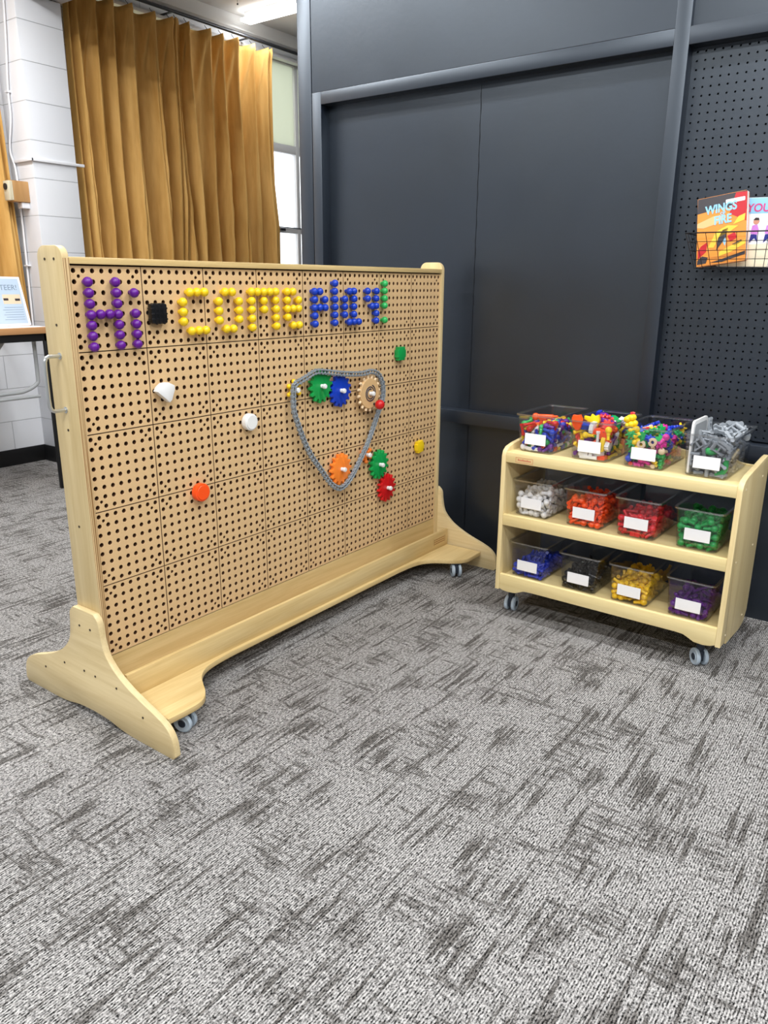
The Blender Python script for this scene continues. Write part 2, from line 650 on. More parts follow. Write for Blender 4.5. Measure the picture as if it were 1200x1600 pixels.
BINS = {
 'orange': (46, '''l-20,10,27,52,18,76 p-27,183,80,94,8,143 l4,148,79,40,82,-110 p-11,15,11,72,53,71 p-25,19,84,-110,-69,-30 l41,31,62,61,-18,157 r-28,9,45,158,25,-47 r39,9,41,13,15,37 l-56,204,77,-60,155,11 p23,23,83,70,-20,-165 p48,21,11,78,-22,-6 l-19,47,73,60,-129,14 p-3,20,74,84,174,7 p15,19,67,11,119,-57 p15,21,28,-64,-32,156 p20,19,11,72,-53,61 l-57,35,80,78,-6,-177 p-22,153,76,47,34,-180 p-36,23,47,-59,-11,-55 r54,24,43,-106,77,-15 l-55,36,67,106,41,12 l-37,35,75,52,-102,44 r-41,106,78,74,-34,67 p-44,34,88,88,0,3 p50,28,28,-80,-173,10 l18,34,56,98,-1,110 p-46,152,72,-101,-39,55 p7,182,78,88,14,2 p-40,203,73,50,-149,37 l-25,33,31,-75,0,76 r34,50,67,-40,-171,11 l27,34,69,-83,130,30 p47,59,88,-86,101,7 l11,212,76,99,64,64 r-43,179,66,-149,-22,-11 p-49,28,24,92,75,13 r18,50,81,74,56,91 p7,29,43,-113,-38,65 l-18,40,42,-110,-32,28 p-14,204,69,34,-147,-36 p-17,112,69,52,98,-68 l-35,50,49,-81,105,-28 r3,124,67,-51,-68,-60 r-43,32,63,84,151,-1 r28,30,32,-38,34,84 p44,64,46,-24,50,-49 l17,49,54,-54,34,114 l-40,97,67,28,66,-36 p-15,46,15,59,130,-26 p33,75,75,50,-114,26 p-43,45,11,79,18,159 r28,55,9,-90,-18,93 r4,199,64,-118,27,-64 r-9,99,58,-155,-38,46 r-3,138,62,-44,-57,-45 p-15,175,67,56,52,14 r-42,127,69,-84,59,-86 r-36,215,64,22,-111,-12 l11,67,9,-90,59,93 p-43,58,35,-38,30,138 r38,54,28,-121,-9,-96 p-5,60,47,84,-34,-2 l-27,142,61,-71,-41,11 l39,110,79,-82,-148,32 l20,55,23,115,-28,23 p1,51,22,87,147,14 r-32,36,18,-61,-1,-25 r-30,79,51,128,27,-15 p20,83,68,-95,-5,137 l-23,94,9,90,-18,79 p23,91,11,18,79,-98 r36,78,17,5,-63,35 l-24,75,21,-88,-60,101 r44,73,30,-83,-23,-154 l-31,58,62,-78,21,50 l29,155,9,90,54,-30 p-9,141,11,79,-18,119 p15,226,11,72,-53,-65 r-20,199,9,-101,-90,45 r-33,109,9,90,-18,-99 p47,152,12,-79,-2,165 p-42,154,11,-108,127,-34 p7,190,11,72,53,-7 p-45,196,11,79,-8,161 l13,121,31,-32,-53,-64 p-49,98,25,50,43,141 l22,117,9,-90,-54,113 p-22,154,11,71,55,122 r36,192,9,90,-8,135 p-15,217,13,-114,132,9 r-36,77,9,-90,54,-83 r2,164,9,-90,-27,-137 p-49,132,21,99,-35,7 r29,198,20,-69,62,-101 r-16,180,20,-65,-53,-72 r37,98,19,39,43,-114 p24,162,23,85,-14,-152 p-9,123,13,-67,-47,-100 l20,190,24,94,8,58 r-29,191,17,136,-55,-74 p36,113,21,-62,-12,85 r-30,149,24,-72,36,9 p49,226,21,161,-7,-74 p-50,184,25,93,30,12 l52,92,25,-62,-50,-24 r0,94,27,168,67,-32 l25,136,25,-42,100,-68 r-19,126,25,47,-110,-11 p42,209,22,7,-50,160 p-29,187,33,87,-154,1 p46,95,41,62,-54,-134 p-38,85,31,57,10,-65 r40,154,32,-39,-66,83 r-38,164,38,-110,-29,103 l20,206,31,78,31,53 l-42,203,32,-3,-118,-93 p17,71,44,33,-38,18 p-11,115,32,-13,-67,-137 r44,132,36,75,17,-33 p-18,146,34,-100,-51,-15 l23,217,42,91,1,-89 r-23,229,35,97,-2,-90 p23,107,47,-33,-4,-63 l-10,71,34,99,-34,-7 l25,180,36,91,-80,79 l-54,168,53,53,153,-16 p22,226,27,109,61,95 r-53,205,39,48,-34,23 r-28,98,37,-120,-66,49 l-4,204,53,-36,81,82 r-39,137,31,-80,-144,9 r37,229,46,-74,40,-80 p-16,199,43,19,-66,73 l4,99,55,60,69,-41 r-19,100,46,-52,118,53 l27,159,42,-171,71,-1 r-43,135,43,-88,76,-19 r54,190,47,-104,-48,11 r-30,222,50,169,-22,-54 r-4,62,68,45,-22,111 r54,121,50,-38,-70,131 l-35,123,46,62,-94,7 p32,133,48,74,-22,139 p-6,137,45,-68,-77,-67 p-7,168,51,-93,48,-127 r-55,84,52,42,-57,-135 p-47,146,56,127,104,9 r22,186,48,72,-48,26 p-40,209,47,69,51,25 r22,93,52,-5,-39,-17 p40,196,52,123,-84,-48 r-22,162,56,85,109,41 l27,225,56,130,74,-54 p40,81,54,-88,-9,116 r-35,96,55,-84,141,-22 l27,130,63,-81,8,-139 l29,221,69,-108,32,89 p54,81,68,96,-141,-14 p52,130,68,35,36,-43 p23,183,64,-92,-117,33 p33,155,60,10,60,7 r6,174,61,25,-79,117 p47,176,67,-22,-57,-34 p53,200,65,-34,68,64'''),
 'red': (46, '''p43,11,34,-29,45,-26 p-43,11,58,50,-107,-62 p-1,14,46,-43,-130,55 r2,8,61,-77,2,-90 r-38,9,34,90,-2,90 p12,21,29,88,-19,-25 p43,21,18,-57,7,-32 p12,68,67,-62,-20,-27 p-32,198,63,-64,96,-13 r-41,67,67,-93,21,103 c53,13,68,12,131,-81 p-4,23,65,-95,2,-63 c-10,12,11,0,-89,-90 c6,12,11,-90,0,-90 r31,23,52,-88,36,-20 r-35,148,64,-94,-60,-114 p-18,85,62,-30,65,-44 p21,146,65,-29,52,-16 c-30,19,44,32,-153,36 r29,48,60,96,-43,-73 p-6,130,63,25,55,106 r-30,23,9,90,54,-64 p-47,47,53,-28,160,-74 r42,32,41,41,101,-90 p52,34,57,121,47,10 r38,81,64,91,-103,3 r28,23,17,129,46,7 r-34,23,21,-92,-125,1 r-47,24,25,123,54,15 p-6,216,52,71,-21,-122 r-56,92,66,81,143,-5 c46,46,11,24,-90,139 c49,45,27,0,-180,0 c-20,26,29,-52,-14,105 r12,114,56,85,-166,-11 p-51,217,51,11,-28,72 r-37,31,38,-73,134,-33 r-17,189,57,77,-10,-50 r26,77,60,84,-43,5 c-5,28,21,39,-40,-27 p22,33,43,63,-17,-52 r-43,97,57,1,-106,58 p22,42,11,-72,-53,124 p-26,59,48,18,127,20 p-20,105,57,-1,39,-23 r-27,135,53,-47,115,-67 r-13,49,61,97,6,165 r-27,73,53,148,-81,37 r-55,176,55,-82,-17,-2 c-46,122,52,-141,-24,103 r-14,178,52,80,-25,122 p-4,45,30,109,14,-94 c-48,35,11,90,0,-180 c53,77,57,-27,-175,0 r16,159,59,83,69,95 r-40,29,55,-105,-15,76 p-39,60,11,-72,-53,75 r-12,151,55,30,110,-20 r22,57,49,79,65,-124 c6,81,55,100,-55,-41 r28,144,53,-115,26,12 c21,114,11,-180,0,-22 p-48,104,12,-51,-72,-47 c45,167,11,-88,90,69 c-26,149,11,0,180,78 p6,226,12,-77,29,107 c-47,189,11,-92,-90,0 p-2,50,11,79,-18,-166 r28,77,9,90,18,65 r3,89,9,102,-90,-39 r20,141,9,-90,-144,-34 c2,118,11,-32,-90,0 p48,197,11,79,16,-173 r-13,204,9,86,-90,21 r-28,51,20,6,-53,-36 c38,107,11,-90,0,-96 p-11,95,11,8,-79,-118 r-6,152,9,90,-162,15 r-37,127,9,41,90,0 c9,158,11,0,0,95 r-8,202,21,93,37,26 p11,71,19,-19,-53,-47 r-18,68,20,-26,-131,6 p-6,140,25,-89,161,9 p-13,167,25,-78,39,-70 p44,226,20,163,30,-8 r-51,214,17,48,-46,30 c47,87,14,30,0,14 p-34,93,11,72,53,134 r9,129,24,-53,-44,158 c11,179,23,-90,0,-59 r16,201,9,-90,54,-108 p-31,211,11,-72,-53,11 r30,85,23,-80,16,-9 r1,99,32,-125,49,-15 r46,136,9,-90,162,12 c-45,172,11,0,90,0 r17,173,9,-90,18,72 c-50,184,28,93,-5,0 c14,97,22,81,-151,-9 c-10,82,25,-106,68,74 r37,117,25,-88,56,113 c-17,132,14,-87,138,25 r22,185,9,-90,18,-108 r-22,181,15,53,-123,26 r52,74,23,-60,-8,-8 p-40,79,24,69,77,-98 r52,171,25,94,-159,-1 r-45,126,25,-12,-67,78 r11,215,23,-28,16,104 r-32,229,26,115,87,-65 r36,64,27,106,-49,-23 p18,96,40,105,-34,15 r-21,134,31,46,23,108 c31,130,16,73,140,-42 c-47,154,11,-90,0,-180 p26,219,27,46,-1,-158 r-30,212,29,132,-41,-62 r-53,55,36,165,26,67 r39,117,38,-90,16,-88 r-39,70,37,-125,-34,-89 r16,148,26,-44,-93,-30 r-53,142,32,30,-114,-124 r40,195,28,-88,-51,-3 r-53,177,42,-75,-58,-12 r18,64,31,137,-1,22 r-13,75,38,-90,31,75 c6,132,39,160,-27,-3 p-35,140,35,-58,6,168 r53,201,35,-113,54,-18 c-31,181,27,-28,-123,26 c49,103,27,2,9,5 c-20,114,27,133,17,98 p50,136,32,-162,30,-30 r-20,160,37,-101,-10,83 r4,229,44,129,65,-54 r-3,204,32,98,-35,31 p40,65,44,86,33,-127 p35,106,49,-53,44,105 r-31,98,29,79,6,101 p29,161,31,162,-66,-16 r1,174,44,0,70,-143 c40,227,42,-49,-3,-88 r-38,221,39,152,30,-11 p-7,97,47,38,-102,24 c-51,92,40,-9,-166,-89 r20,145,39,31,56,-162 p-39,151,48,-81,42,-75 p23,191,24,66,-61,-139 c-35,198,37,39,-121,68 r11,55,39,-127,-73,-65 r53,74,37,57,153,-19 p52,161,48,47,-29,15 r11,168,51,-16,-34,-82 r-7,184,41,-109,-123,-33 c36,89,47,-151,1,-91 c-30,94,43,83,71,67 r37,150,44,88,-148,8 p-17,198,38,38,-31,-131 r-44,110,43,-44,-17,111 r34,123,48,-105,-20,77 r32,193,37,83,-123,1 r-41,186,47,62,-164,20 c-3,43,51,-87,120,-9 c-23,41,49,-84,-168,-12 r-19,120,47,41,154,46 p40,178,52,-69,39,-67 r18,197,45,56,-27,8 p24,197,61,107,-126,32 p30,212,53,66,49,53'''),
 'green': (46, '''p-50,176,85,46,3,-41 p-32,10,84,-26,-83,15 p36,11,73,82,-10,99 p-19,11,52,93,-2,101 p20,11,30,111,29,112 p41,11,46,-81,-32,-84 p-44,11,66,89,-21,-101 p17,11,56,104,45,-91 p25,12,88,48,-41,116 p-46,12,21,-1,-166,-61 p3,121,88,-30,62,71 p-11,20,11,71,55,114 p-14,149,85,70,-57,-51 p8,216,75,69,34,93 p-11,170,86,41,-42,176 p17,19,11,79,12,-48 p50,21,28,109,-26,-21 p-46,81,92,112,14,-58 p-25,78,88,64,-19,120 p-26,19,25,-41,-26,142 p-4,20,73,102,-23,7 p54,33,71,-68,36,23 p22,32,96,45,-16,77 p17,147,78,5,42,7 p43,24,11,79,-18,159 p2,22,38,75,56,104 p38,135,83,-27,51,-127 p-41,47,85,-44,-57,-10 p36,35,83,23,-116,29 p-20,32,84,-51,-52,156 p49,85,86,90,63,-22 p2,50,80,56,49,163 p-6,30,59,-101,-54,-70 p38,27,58,-81,-2,92 p-3,192,77,-23,-74,-25 p-54,199,76,-36,-64,-60 p-42,31,29,-66,-2,116 p-52,33,51,-103,82,-24 p-24,64,77,116,9,-64 p-46,29,73,-47,-38,39 p-11,228,75,92,-30,-80 p17,79,85,82,43,-72 p-42,35,11,78,-22,-140 p-39,167,75,102,1,115 p43,52,17,-122,-15,-19 p-44,228,69,-66,31,114 p50,59,32,-32,-60,117 p-11,133,76,-73,8,159 p-17,38,33,-137,-55,-60 p-37,134,77,158,-40,42 p55,120,88,24,-2,-12 p20,97,80,75,-38,133 p-26,26,47,-79,52,110 p40,33,41,35,118,-111 p-13,46,11,-79,-18,-77 p-15,101,78,-75,115,-37 p46,157,83,-85,0,39 p43,49,54,-45,63,-15 p53,79,69,124,53,15 p-36,43,65,-112,-65,-77 p48,104,11,-72,-53,-4 p50,88,32,-61,-167,8 p36,64,76,79,2,36 p-42,99,87,-58,52,-37 p-44,68,35,69,-164,-31 p-12,62,63,-63,-11,175 p-14,80,73,-89,-2,-89 p17,54,11,-79,18,-113 p17,36,23,-56,-84,28 p31,57,30,46,-52,3 p-30,52,26,-104,51,-79 p12,54,46,101,44,-10 p13,122,72,-22,-109,139 p-5,171,69,107,42,-119 p-54,121,80,69,5,8 p20,44,74,-4,-66,-102 p-53,92,66,-30,123,40 p7,90,11,72,53,-38 p-21,90,11,-72,53,-42 p40,152,11,79,-20,58 p1,141,11,-79,-18,-34 p-3,203,11,-79,-18,6 p-31,170,11,108,-127,16 p30,73,11,2,79,-174 p-48,92,11,-79,-18,-13 p7,118,11,-79,18,-53 p-48,133,11,-108,127,-25 p48,217,11,0,79,100 p-24,217,11,-72,53,33 p-33,63,11,79,17,-80 p29,138,11,0,79,-59 p-34,114,16,-178,-69,-10 p44,181,11,-79,-14,21 p-45,217,12,-62,66,37 p26,91,18,42,137,62 p-31,76,23,80,-42,94 p22,183,11,72,-53,-120 p-13,148,19,39,-156,-23 p19,220,11,-67,60,81 p-19,184,11,-18,79,-56 p-46,97,32,95,102,-12 p49,173,26,96,-38,-15 p-48,169,14,-56,54,-141 p41,205,24,-60,5,-83 p-14,180,32,-64,-53,97 p-2,63,24,-4,56,-56 p-20,65,41,-98,13,-70 p11,169,20,94,6,-82 p-25,132,26,97,-16,-83 p11,213,28,129,-49,-21 p-40,222,35,-33,49,-11 p22,76,31,-79,-52,93 p-7,117,25,81,-11,-32 p24,150,26,79,3,140 p-43,152,33,-47,29,94 p41,227,31,66,-3,81 p-13,227,35,3,151,-19 p17,106,23,-44,-62,56 p40,123,28,-78,54,-71 p-20,148,38,-8,-104,-72 p-1,173,41,53,61,-66 p-43,187,23,-104,-54,44 p-10,88,35,164,-48,44 p42,142,31,-126,-112,-25 p-28,104,32,67,137,-10 p35,188,33,114,2,-67 p-24,201,24,88,-41,69 p17,97,41,102,-20,53 p-52,73,50,-93,138,-12 p14,164,36,-36,-57,-81 p-44,132,41,117,-70,-63 p35,213,40,32,12,52 p-42,182,40,81,-51,-52 p42,75,48,137,-47,-70 p3,76,49,-103,18,-13 p33,112,40,-20,-36,-57 p-3,138,42,-80,46,-9 p0,208,41,101,-14,-11 p-26,206,41,-78,39,-56 p-19,49,47,96,-10,89 p42,100,50,111,-33,85 p-35,119,51,-45,66,11 p15,130,37,107,64,-16 p-21,142,56,83,26,52 p19,206,44,96,-162,2 p-11,187,51,-86,34,88 p19,86,59,57,-133,75 p-27,96,49,72,3,-72 p38,158,45,-59,-59,81 p-46,167,55,-9,-49,-15 p-7,217,56,-79,65,14 p-51,213,48,-58,19,2 p24,52,59,87,-21,159 p44,113,62,-73,-106,-83 p-34,68,57,-87,40,-35 p41,135,49,94,13,71 p-52,127,58,-41,56,-126 p42,179,48,81,-45,83 p1,113,59,-79,-16,47 p-27,109,62,-13,-39,36 p11,127,55,-66,-43,7 p11,218,57,44,80,117 p-16,159,57,52,-100,-88 p9,62,65,74,20,166 p-15,94,62,115,34,116 p28,134,65,110,-134,20 p27,186,61,-39,-57,104 p-25,209,60,-102,33,41 p43,98,72,-118,4,142 p53,148,62,-55,-25,154 p-44,151,67,-109,56,85 p9,167,57,75,-156,13 p35,162,66,55,-69,-36 p40,227,58,-51,-33,78 p-44,188,57,-76,117,68 p-48,68,68,-80,8,154 p53,197,63,-75,-102,-4 p-32,195,69,-71,37,-117 p45,182,75,86,-6,-147 p21,202,67,70,-49,-46'''),
 'mixed_shapes': (42, '''f-49,8,119,-106,-96,15 g45,31,109,35,63,6 g3,117,118,31,36,145 t-21,14,20,90,0,-10 f-25,87,104,-57,-161,52 f-31,182,114,-69,2,-26 t0,18,106,-82,-2,90 f32,65,121,-180,17,37 f39,20,57,-25,85,155 f24,30,10,-180,0,-1 l23,8,65,-2,0,-162 t53,26,52,99,-56,83 g-41,29,59,18,47,32 t20,26,24,-180,0,65 p56,10,95,-5,-10,-34 g61,193,114,96,-32,87 f-21,31,71,39,25,-58 l-34,26,92,-105,6,125 p-11,10,80,-95,-38,82 g3,69,113,4,14,63 p4,14,53,-6,-135,27 t-3,211,103,-164,29,0 t36,189,105,150,13,-92 g-32,106,101,0,-56,156 t51,98,109,15,102,42 l-41,30,29,-21,46,-145 l-43,31,79,-6,116,-65 l-51,40,20,-97,165,-1 t-59,216,111,-85,11,-89 p20,24,84,173,71,17 g-4,74,89,-26,23,60 l32,115,102,-133,3,126 t-57,92,88,112,76,-68 l54,52,48,6,-34,-108 f4,45,57,-26,-25,149 p-16,35,32,-111,34,40 l19,145,109,-91,-4,99 l25,56,69,-2,133,20 l49,80,9,90,-54,-1 l29,42,74,171,-75,22 l-10,61,26,50,-35,-66 t-4,161,105,-57,66,56 f15,114,10,0,0,161 f34,61,82,43,34,127 t-11,66,42,-21,24,-41 g20,94,22,0,0,-19 f-37,148,95,-26,27,-60 t-44,73,69,-16,-36,8 p-13,38,11,0,79,-85 l-21,67,9,-90,-54,101 l12,156,9,-90,-54,44 g-30,144,8,0,0,-72 t11,201,10,0,0,-133 g-29,179,26,0,128,-66 l-41,78,18,0,-107,-72 t-3,154,24,177,0,-34 l14,229,21,-146,-62,-38 t-40,192,27,50,165,12 t34,64,35,1,2,-31 t-28,88,26,154,-13,-62 l52,108,25,-116,-28,15 g-31,120,30,-20,-17,-54 f51,169,28,0,95,0 f9,190,41,40,20,51 f16,101,35,-180,0,49 p-51,80,39,106,130,22 g20,156,38,-138,-30,88 p-30,163,22,-79,-18,134 g45,203,30,96,-34,66 f-31,217,43,7,-11,0 p14,111,51,72,-53,-25 t37,127,40,97,25,142 g-7,140,53,48,-11,-55 l39,190,61,-111,-76,52 f-35,211,56,-8,169,-1 t37,96,50,-179,1,64 l-25,85,50,-34,-99,-94 p42,144,34,148,-54,5 p-48,132,42,-52,109,51 l15,204,60,-95,-17,-147 p-53,218,70,-70,8,-7 t45,93,75,-11,83,-143 g1,94,65,16,-4,9 f37,138,65,-16,20,108 l-53,164,43,36,-17,-151 f29,229,51,86,-65,3 g-36,209,80,23,-5,45 t31,131,81,10,156,-6 l-34,122,53,-78,-157,-3 t42,165,79,23,-4,-98 f7,199,73,-3,3,-109 f19,146,89,159,14,95 t-14,139,63,9,-48,13 g37,210,83,-2,-147,-20 l-21,179,87,88,-27,-93 p-44,124,64,109,5,-81 l-17,191,94,85,-3,81 l15,155,101,112,34,-56 f-36,158,66,-54,9,65 g38,207,94,147,0,-115 t-19,216,96,32,-9,74 l58,132,94,17,74,107 p51,68,91,-44,5,-134 p-3,115,87,-83,18,-155 p32,84,97,10,109,-81'''),
 'mixed_gears': (44, '''o13,113,106,112,1,-113 g-10,74,100,177,-40,-29 g-40,178,108,178,-27,1 o-47,12,102,-67,22,-173 o-16,16,52,-63,-17,14 g-9,28,86,131,-2,-93 g-32,29,40,-125,17,54 o-45,13,75,69,-6,0 g27,200,103,172,-17,-19 o11,20,91,-16,-26,175 o-46,86,99,57,22,-2 g-6,148,103,22,0,-38 o44,20,77,13,18,-61 p0,13,22,-55,-60,44 p52,18,95,-49,-6,-38 o51,22,20,-180,-89,0 o28,20,20,6,59,56 o23,21,56,-172,-5,61 o-18,21,8,0,0,89 o42,21,43,180,2,-72 p11,19,43,71,137,-52 p52,23,57,-8,81,-108 g36,52,82,28,-24,47 r-44,143,102,-42,-58,-149 o-11,116,98,-55,-80,-40 p-50,21,27,114,-10,10 p23,148,96,-97,-146,7 o-48,51,101,51,8,178 r17,21,9,-90,-18,-131 r-46,113,102,88,44,138 o39,232,98,-88,150,1 r17,21,75,6,61,129 r-45,26,9,-96,-90,23 o-16,26,59,136,53,61 o39,44,24,-118,-71,49 p56,45,99,158,7,-27 o3,37,38,-25,-23,143 o-47,30,93,98,-114,-10 o25,107,84,124,-28,34 o-32,199,97,-32,-22,91 o-45,52,79,2,2,160 o-39,38,69,176,-1,13 o41,86,29,180,0,-34 o41,67,44,167,-6,-83 o57,71,64,101,61,99 o38,99,8,180,0,79 g-24,73,8,0,180,-74 g3,62,27,10,161,63 o39,73,67,28,113,9 g-1,61,71,-154,-21,60 g31,75,18,0,-180,72 o-40,48,20,4,-1,142 o30,146,8,0,0,-44 g-17,149,8,0,0,65 g29,203,8,0,0,-89 p-26,186,11,79,17,89 o12,116,14,173,-19,-7 r-40,83,20,-85,-127,37 g32,177,36,15,61,-77 p-41,121,11,79,12,-140 o39,194,18,0,0,130 r-36,174,17,-61,28,-75 o19,60,8,0,0,15 o-41,84,31,-1,-8,-105 g20,126,28,14,19,106 p-42,111,26,46,-46,-90 p31,220,22,-79,18,-53 g-32,216,28,6,64,116 o-9,66,36,-6,20,-160 o-6,105,22,-16,-11,23 o-44,155,30,49,-8,80 g23,209,34,-9,12,-162 r-9,221,9,90,0,113 p-39,49,37,109,-4,154 o-21,102,37,-18,10,-3 g32,138,33,1,24,69 o-22,136,26,28,1,90 o44,231,63,-94,-69,4 r-36,199,9,90,18,100 o-7,97,51,0,-36,-153 r-54,86,44,52,-78,37 g32,144,42,19,14,122 g-19,144,42,155,-3,-39 o42,210,57,45,4,-13 r4,179,9,90,0,-153 r40,101,41,-85,124,-46 o-47,71,56,-49,-14,-102 o14,160,51,7,157,-95 p3,122,57,-40,86,-132 p1,214,46,13,-64,-130 p-42,192,23,-87,-31,131 o-42,107,51,-2,-160,69 o42,145,58,25,5,97 o-40,180,43,8,156,-95 r13,206,44,-105,18,141 p-7,191,27,3,59,-89 r13,56,50,-78,5,60 o-28,71,55,-17,35,-25 p23,112,57,135,35,61 o-45,177,71,-72,148,41 p39,171,56,57,-11,-92 g-33,209,60,-4,-154,-54 r-17,62,62,-18,122,-61 g-8,199,63,-152,-16,63 o-21,155,56,17,-2,97 p13,227,72,-21,-50,-166 p-54,189,72,32,-14,-171 o9,84,57,-149,25,71 o-42,110,61,4,-160,51 o8,152,68,6,6,-167 g-35,145,71,-172,-5,83 o-4,185,66,-30,168,56 r-15,201,80,90,-39,-54 o44,108,60,30,-164,-75 g-35,103,77,-9,-176,25 g36,180,72,31,-20,172 p-2,171,79,-105,120,-23 p-48,214,81,41,-38,-110 o2,124,79,37,-10,-56 o44,137,71,-5,-26,-144 g-28,155,88,-167,13,-49 p29,91,74,-29,28,-34 r17,146,82,90,5,21 o-46,120,92,-171,-4,66 o45,212,80,9,124,94 o-22,218,86,12,-163,90 o45,138,82,20,18,74 r7,216,83,103,68,40 r9,90,84,-70,-143,41 r-30,100,88,95,10,109 r47,156,93,74,28,-148 o45,184,80,36,1,141 o58,104,78,-85,7,91 o46,190,89,149,20,-8'''),
 'purple': (46, '''l3,142,55,68,-124,-21 p-30,202,46,48,-75,-35 l-35,32,45,-111,122,20 p-37,11,33,72,1,-101 l16,20,45,-61,-133,51 p-20,14,11,-79,-18,90 r-1,11,43,25,50,-156 r34,9,23,1,3,-18 l53,37,35,-88,-103,-2 r40,86,41,-114,-21,-46 p1,18,26,-86,-54,117 r24,126,46,-99,35,-131 p-52,183,51,71,-2,10 p-46,138,44,-88,74,17 p22,21,11,0,79,-121 l19,87,39,68,-39,-147 p-51,110,39,97,148,14 r-28,77,41,-42,42,20 r34,31,49,-85,45,61 p-14,92,38,-54,-162,26 r26,24,33,148,72,38 l31,32,22,-89,-28,42 l-3,130,39,-76,-150,-6 r-47,34,9,100,-90,-5 r46,36,9,-90,126,-11 r-52,23,20,-80,-77,-9 r-30,112,43,-83,-18,-14 r39,148,42,57,153,49 p-8,71,33,95,-55,-48 l-17,218,38,89,-28,101 r-19,41,46,84,29,14 p42,43,23,-92,-136,33 p52,102,51,-121,-105,40 p-38,51,32,105,80,-81 p14,57,40,-121,77,31 p4,42,35,89,14,65 l-33,202,29,-39,118,36 l25,107,32,-104,71,79 l25,141,43,94,7,55 r-31,81,28,114,-13,71 p20,123,32,-120,97,52 r37,224,41,88,4,75 p-35,158,32,-30,136,-72 r-33,137,36,-54,33,-2 r-17,150,37,-46,-70,-54 r40,56,39,-73,34,-160 p-5,31,11,-79,18,-77 l27,78,23,-87,-5,56 r38,213,33,-62,-23,82 r4,189,34,178,24,60 p-27,33,21,30,34,-6 r22,166,39,-117,-4,108 l27,183,28,-128,44,-94 r29,92,24,-106,28,45 l23,195,35,34,60,20 r-15,229,23,-20,-28,35 l23,150,15,100,-5,77 p-23,116,28,-58,-102,-93 l21,222,26,79,42,94 r28,52,9,90,-18,142 l27,73,9,-90,54,-38 r-52,66,24,16,175,0 p29,136,24,-76,49,-83 l-52,132,26,-61,-75,-28 p24,152,30,94,-12,107 r-12,191,35,-122,-53,33 l7,69,9,-90,54,-38 l22,162,9,90,-77,83 p-30,114,11,-72,-53,136 l38,200,9,-90,126,-23 l-24,191,9,-90,-13,-115 l23,136,9,-90,54,-111 p-48,150,12,-52,-72,-46 l13,192,16,68,56,-8 r-43,183,23,158,-26,31 p21,114,11,0,79,132 r-50,90,9,-90,98,0 l-18,144,12,84,-21,35 r22,214,13,15,-76,85 r0,73,19,-163,53,20 r52,118,20,50,-5,-180 l-23,64,17,6,75,-56 p40,174,18,-49,159,-58 l-25,211,9,90,-17,-123 p-5,103,11,0,-79,-9 r-22,90,17,-49,134,-77 p-38,130,14,-66,-62,-56 r-27,185,24,77,-31,-13 r42,104,21,98,20,-146 r34,214,19,28,-52,56 p-14,177,24,98,-128,-19 r-39,67,17,79,-16,-157 p50,162,30,54,-35,-148'''),
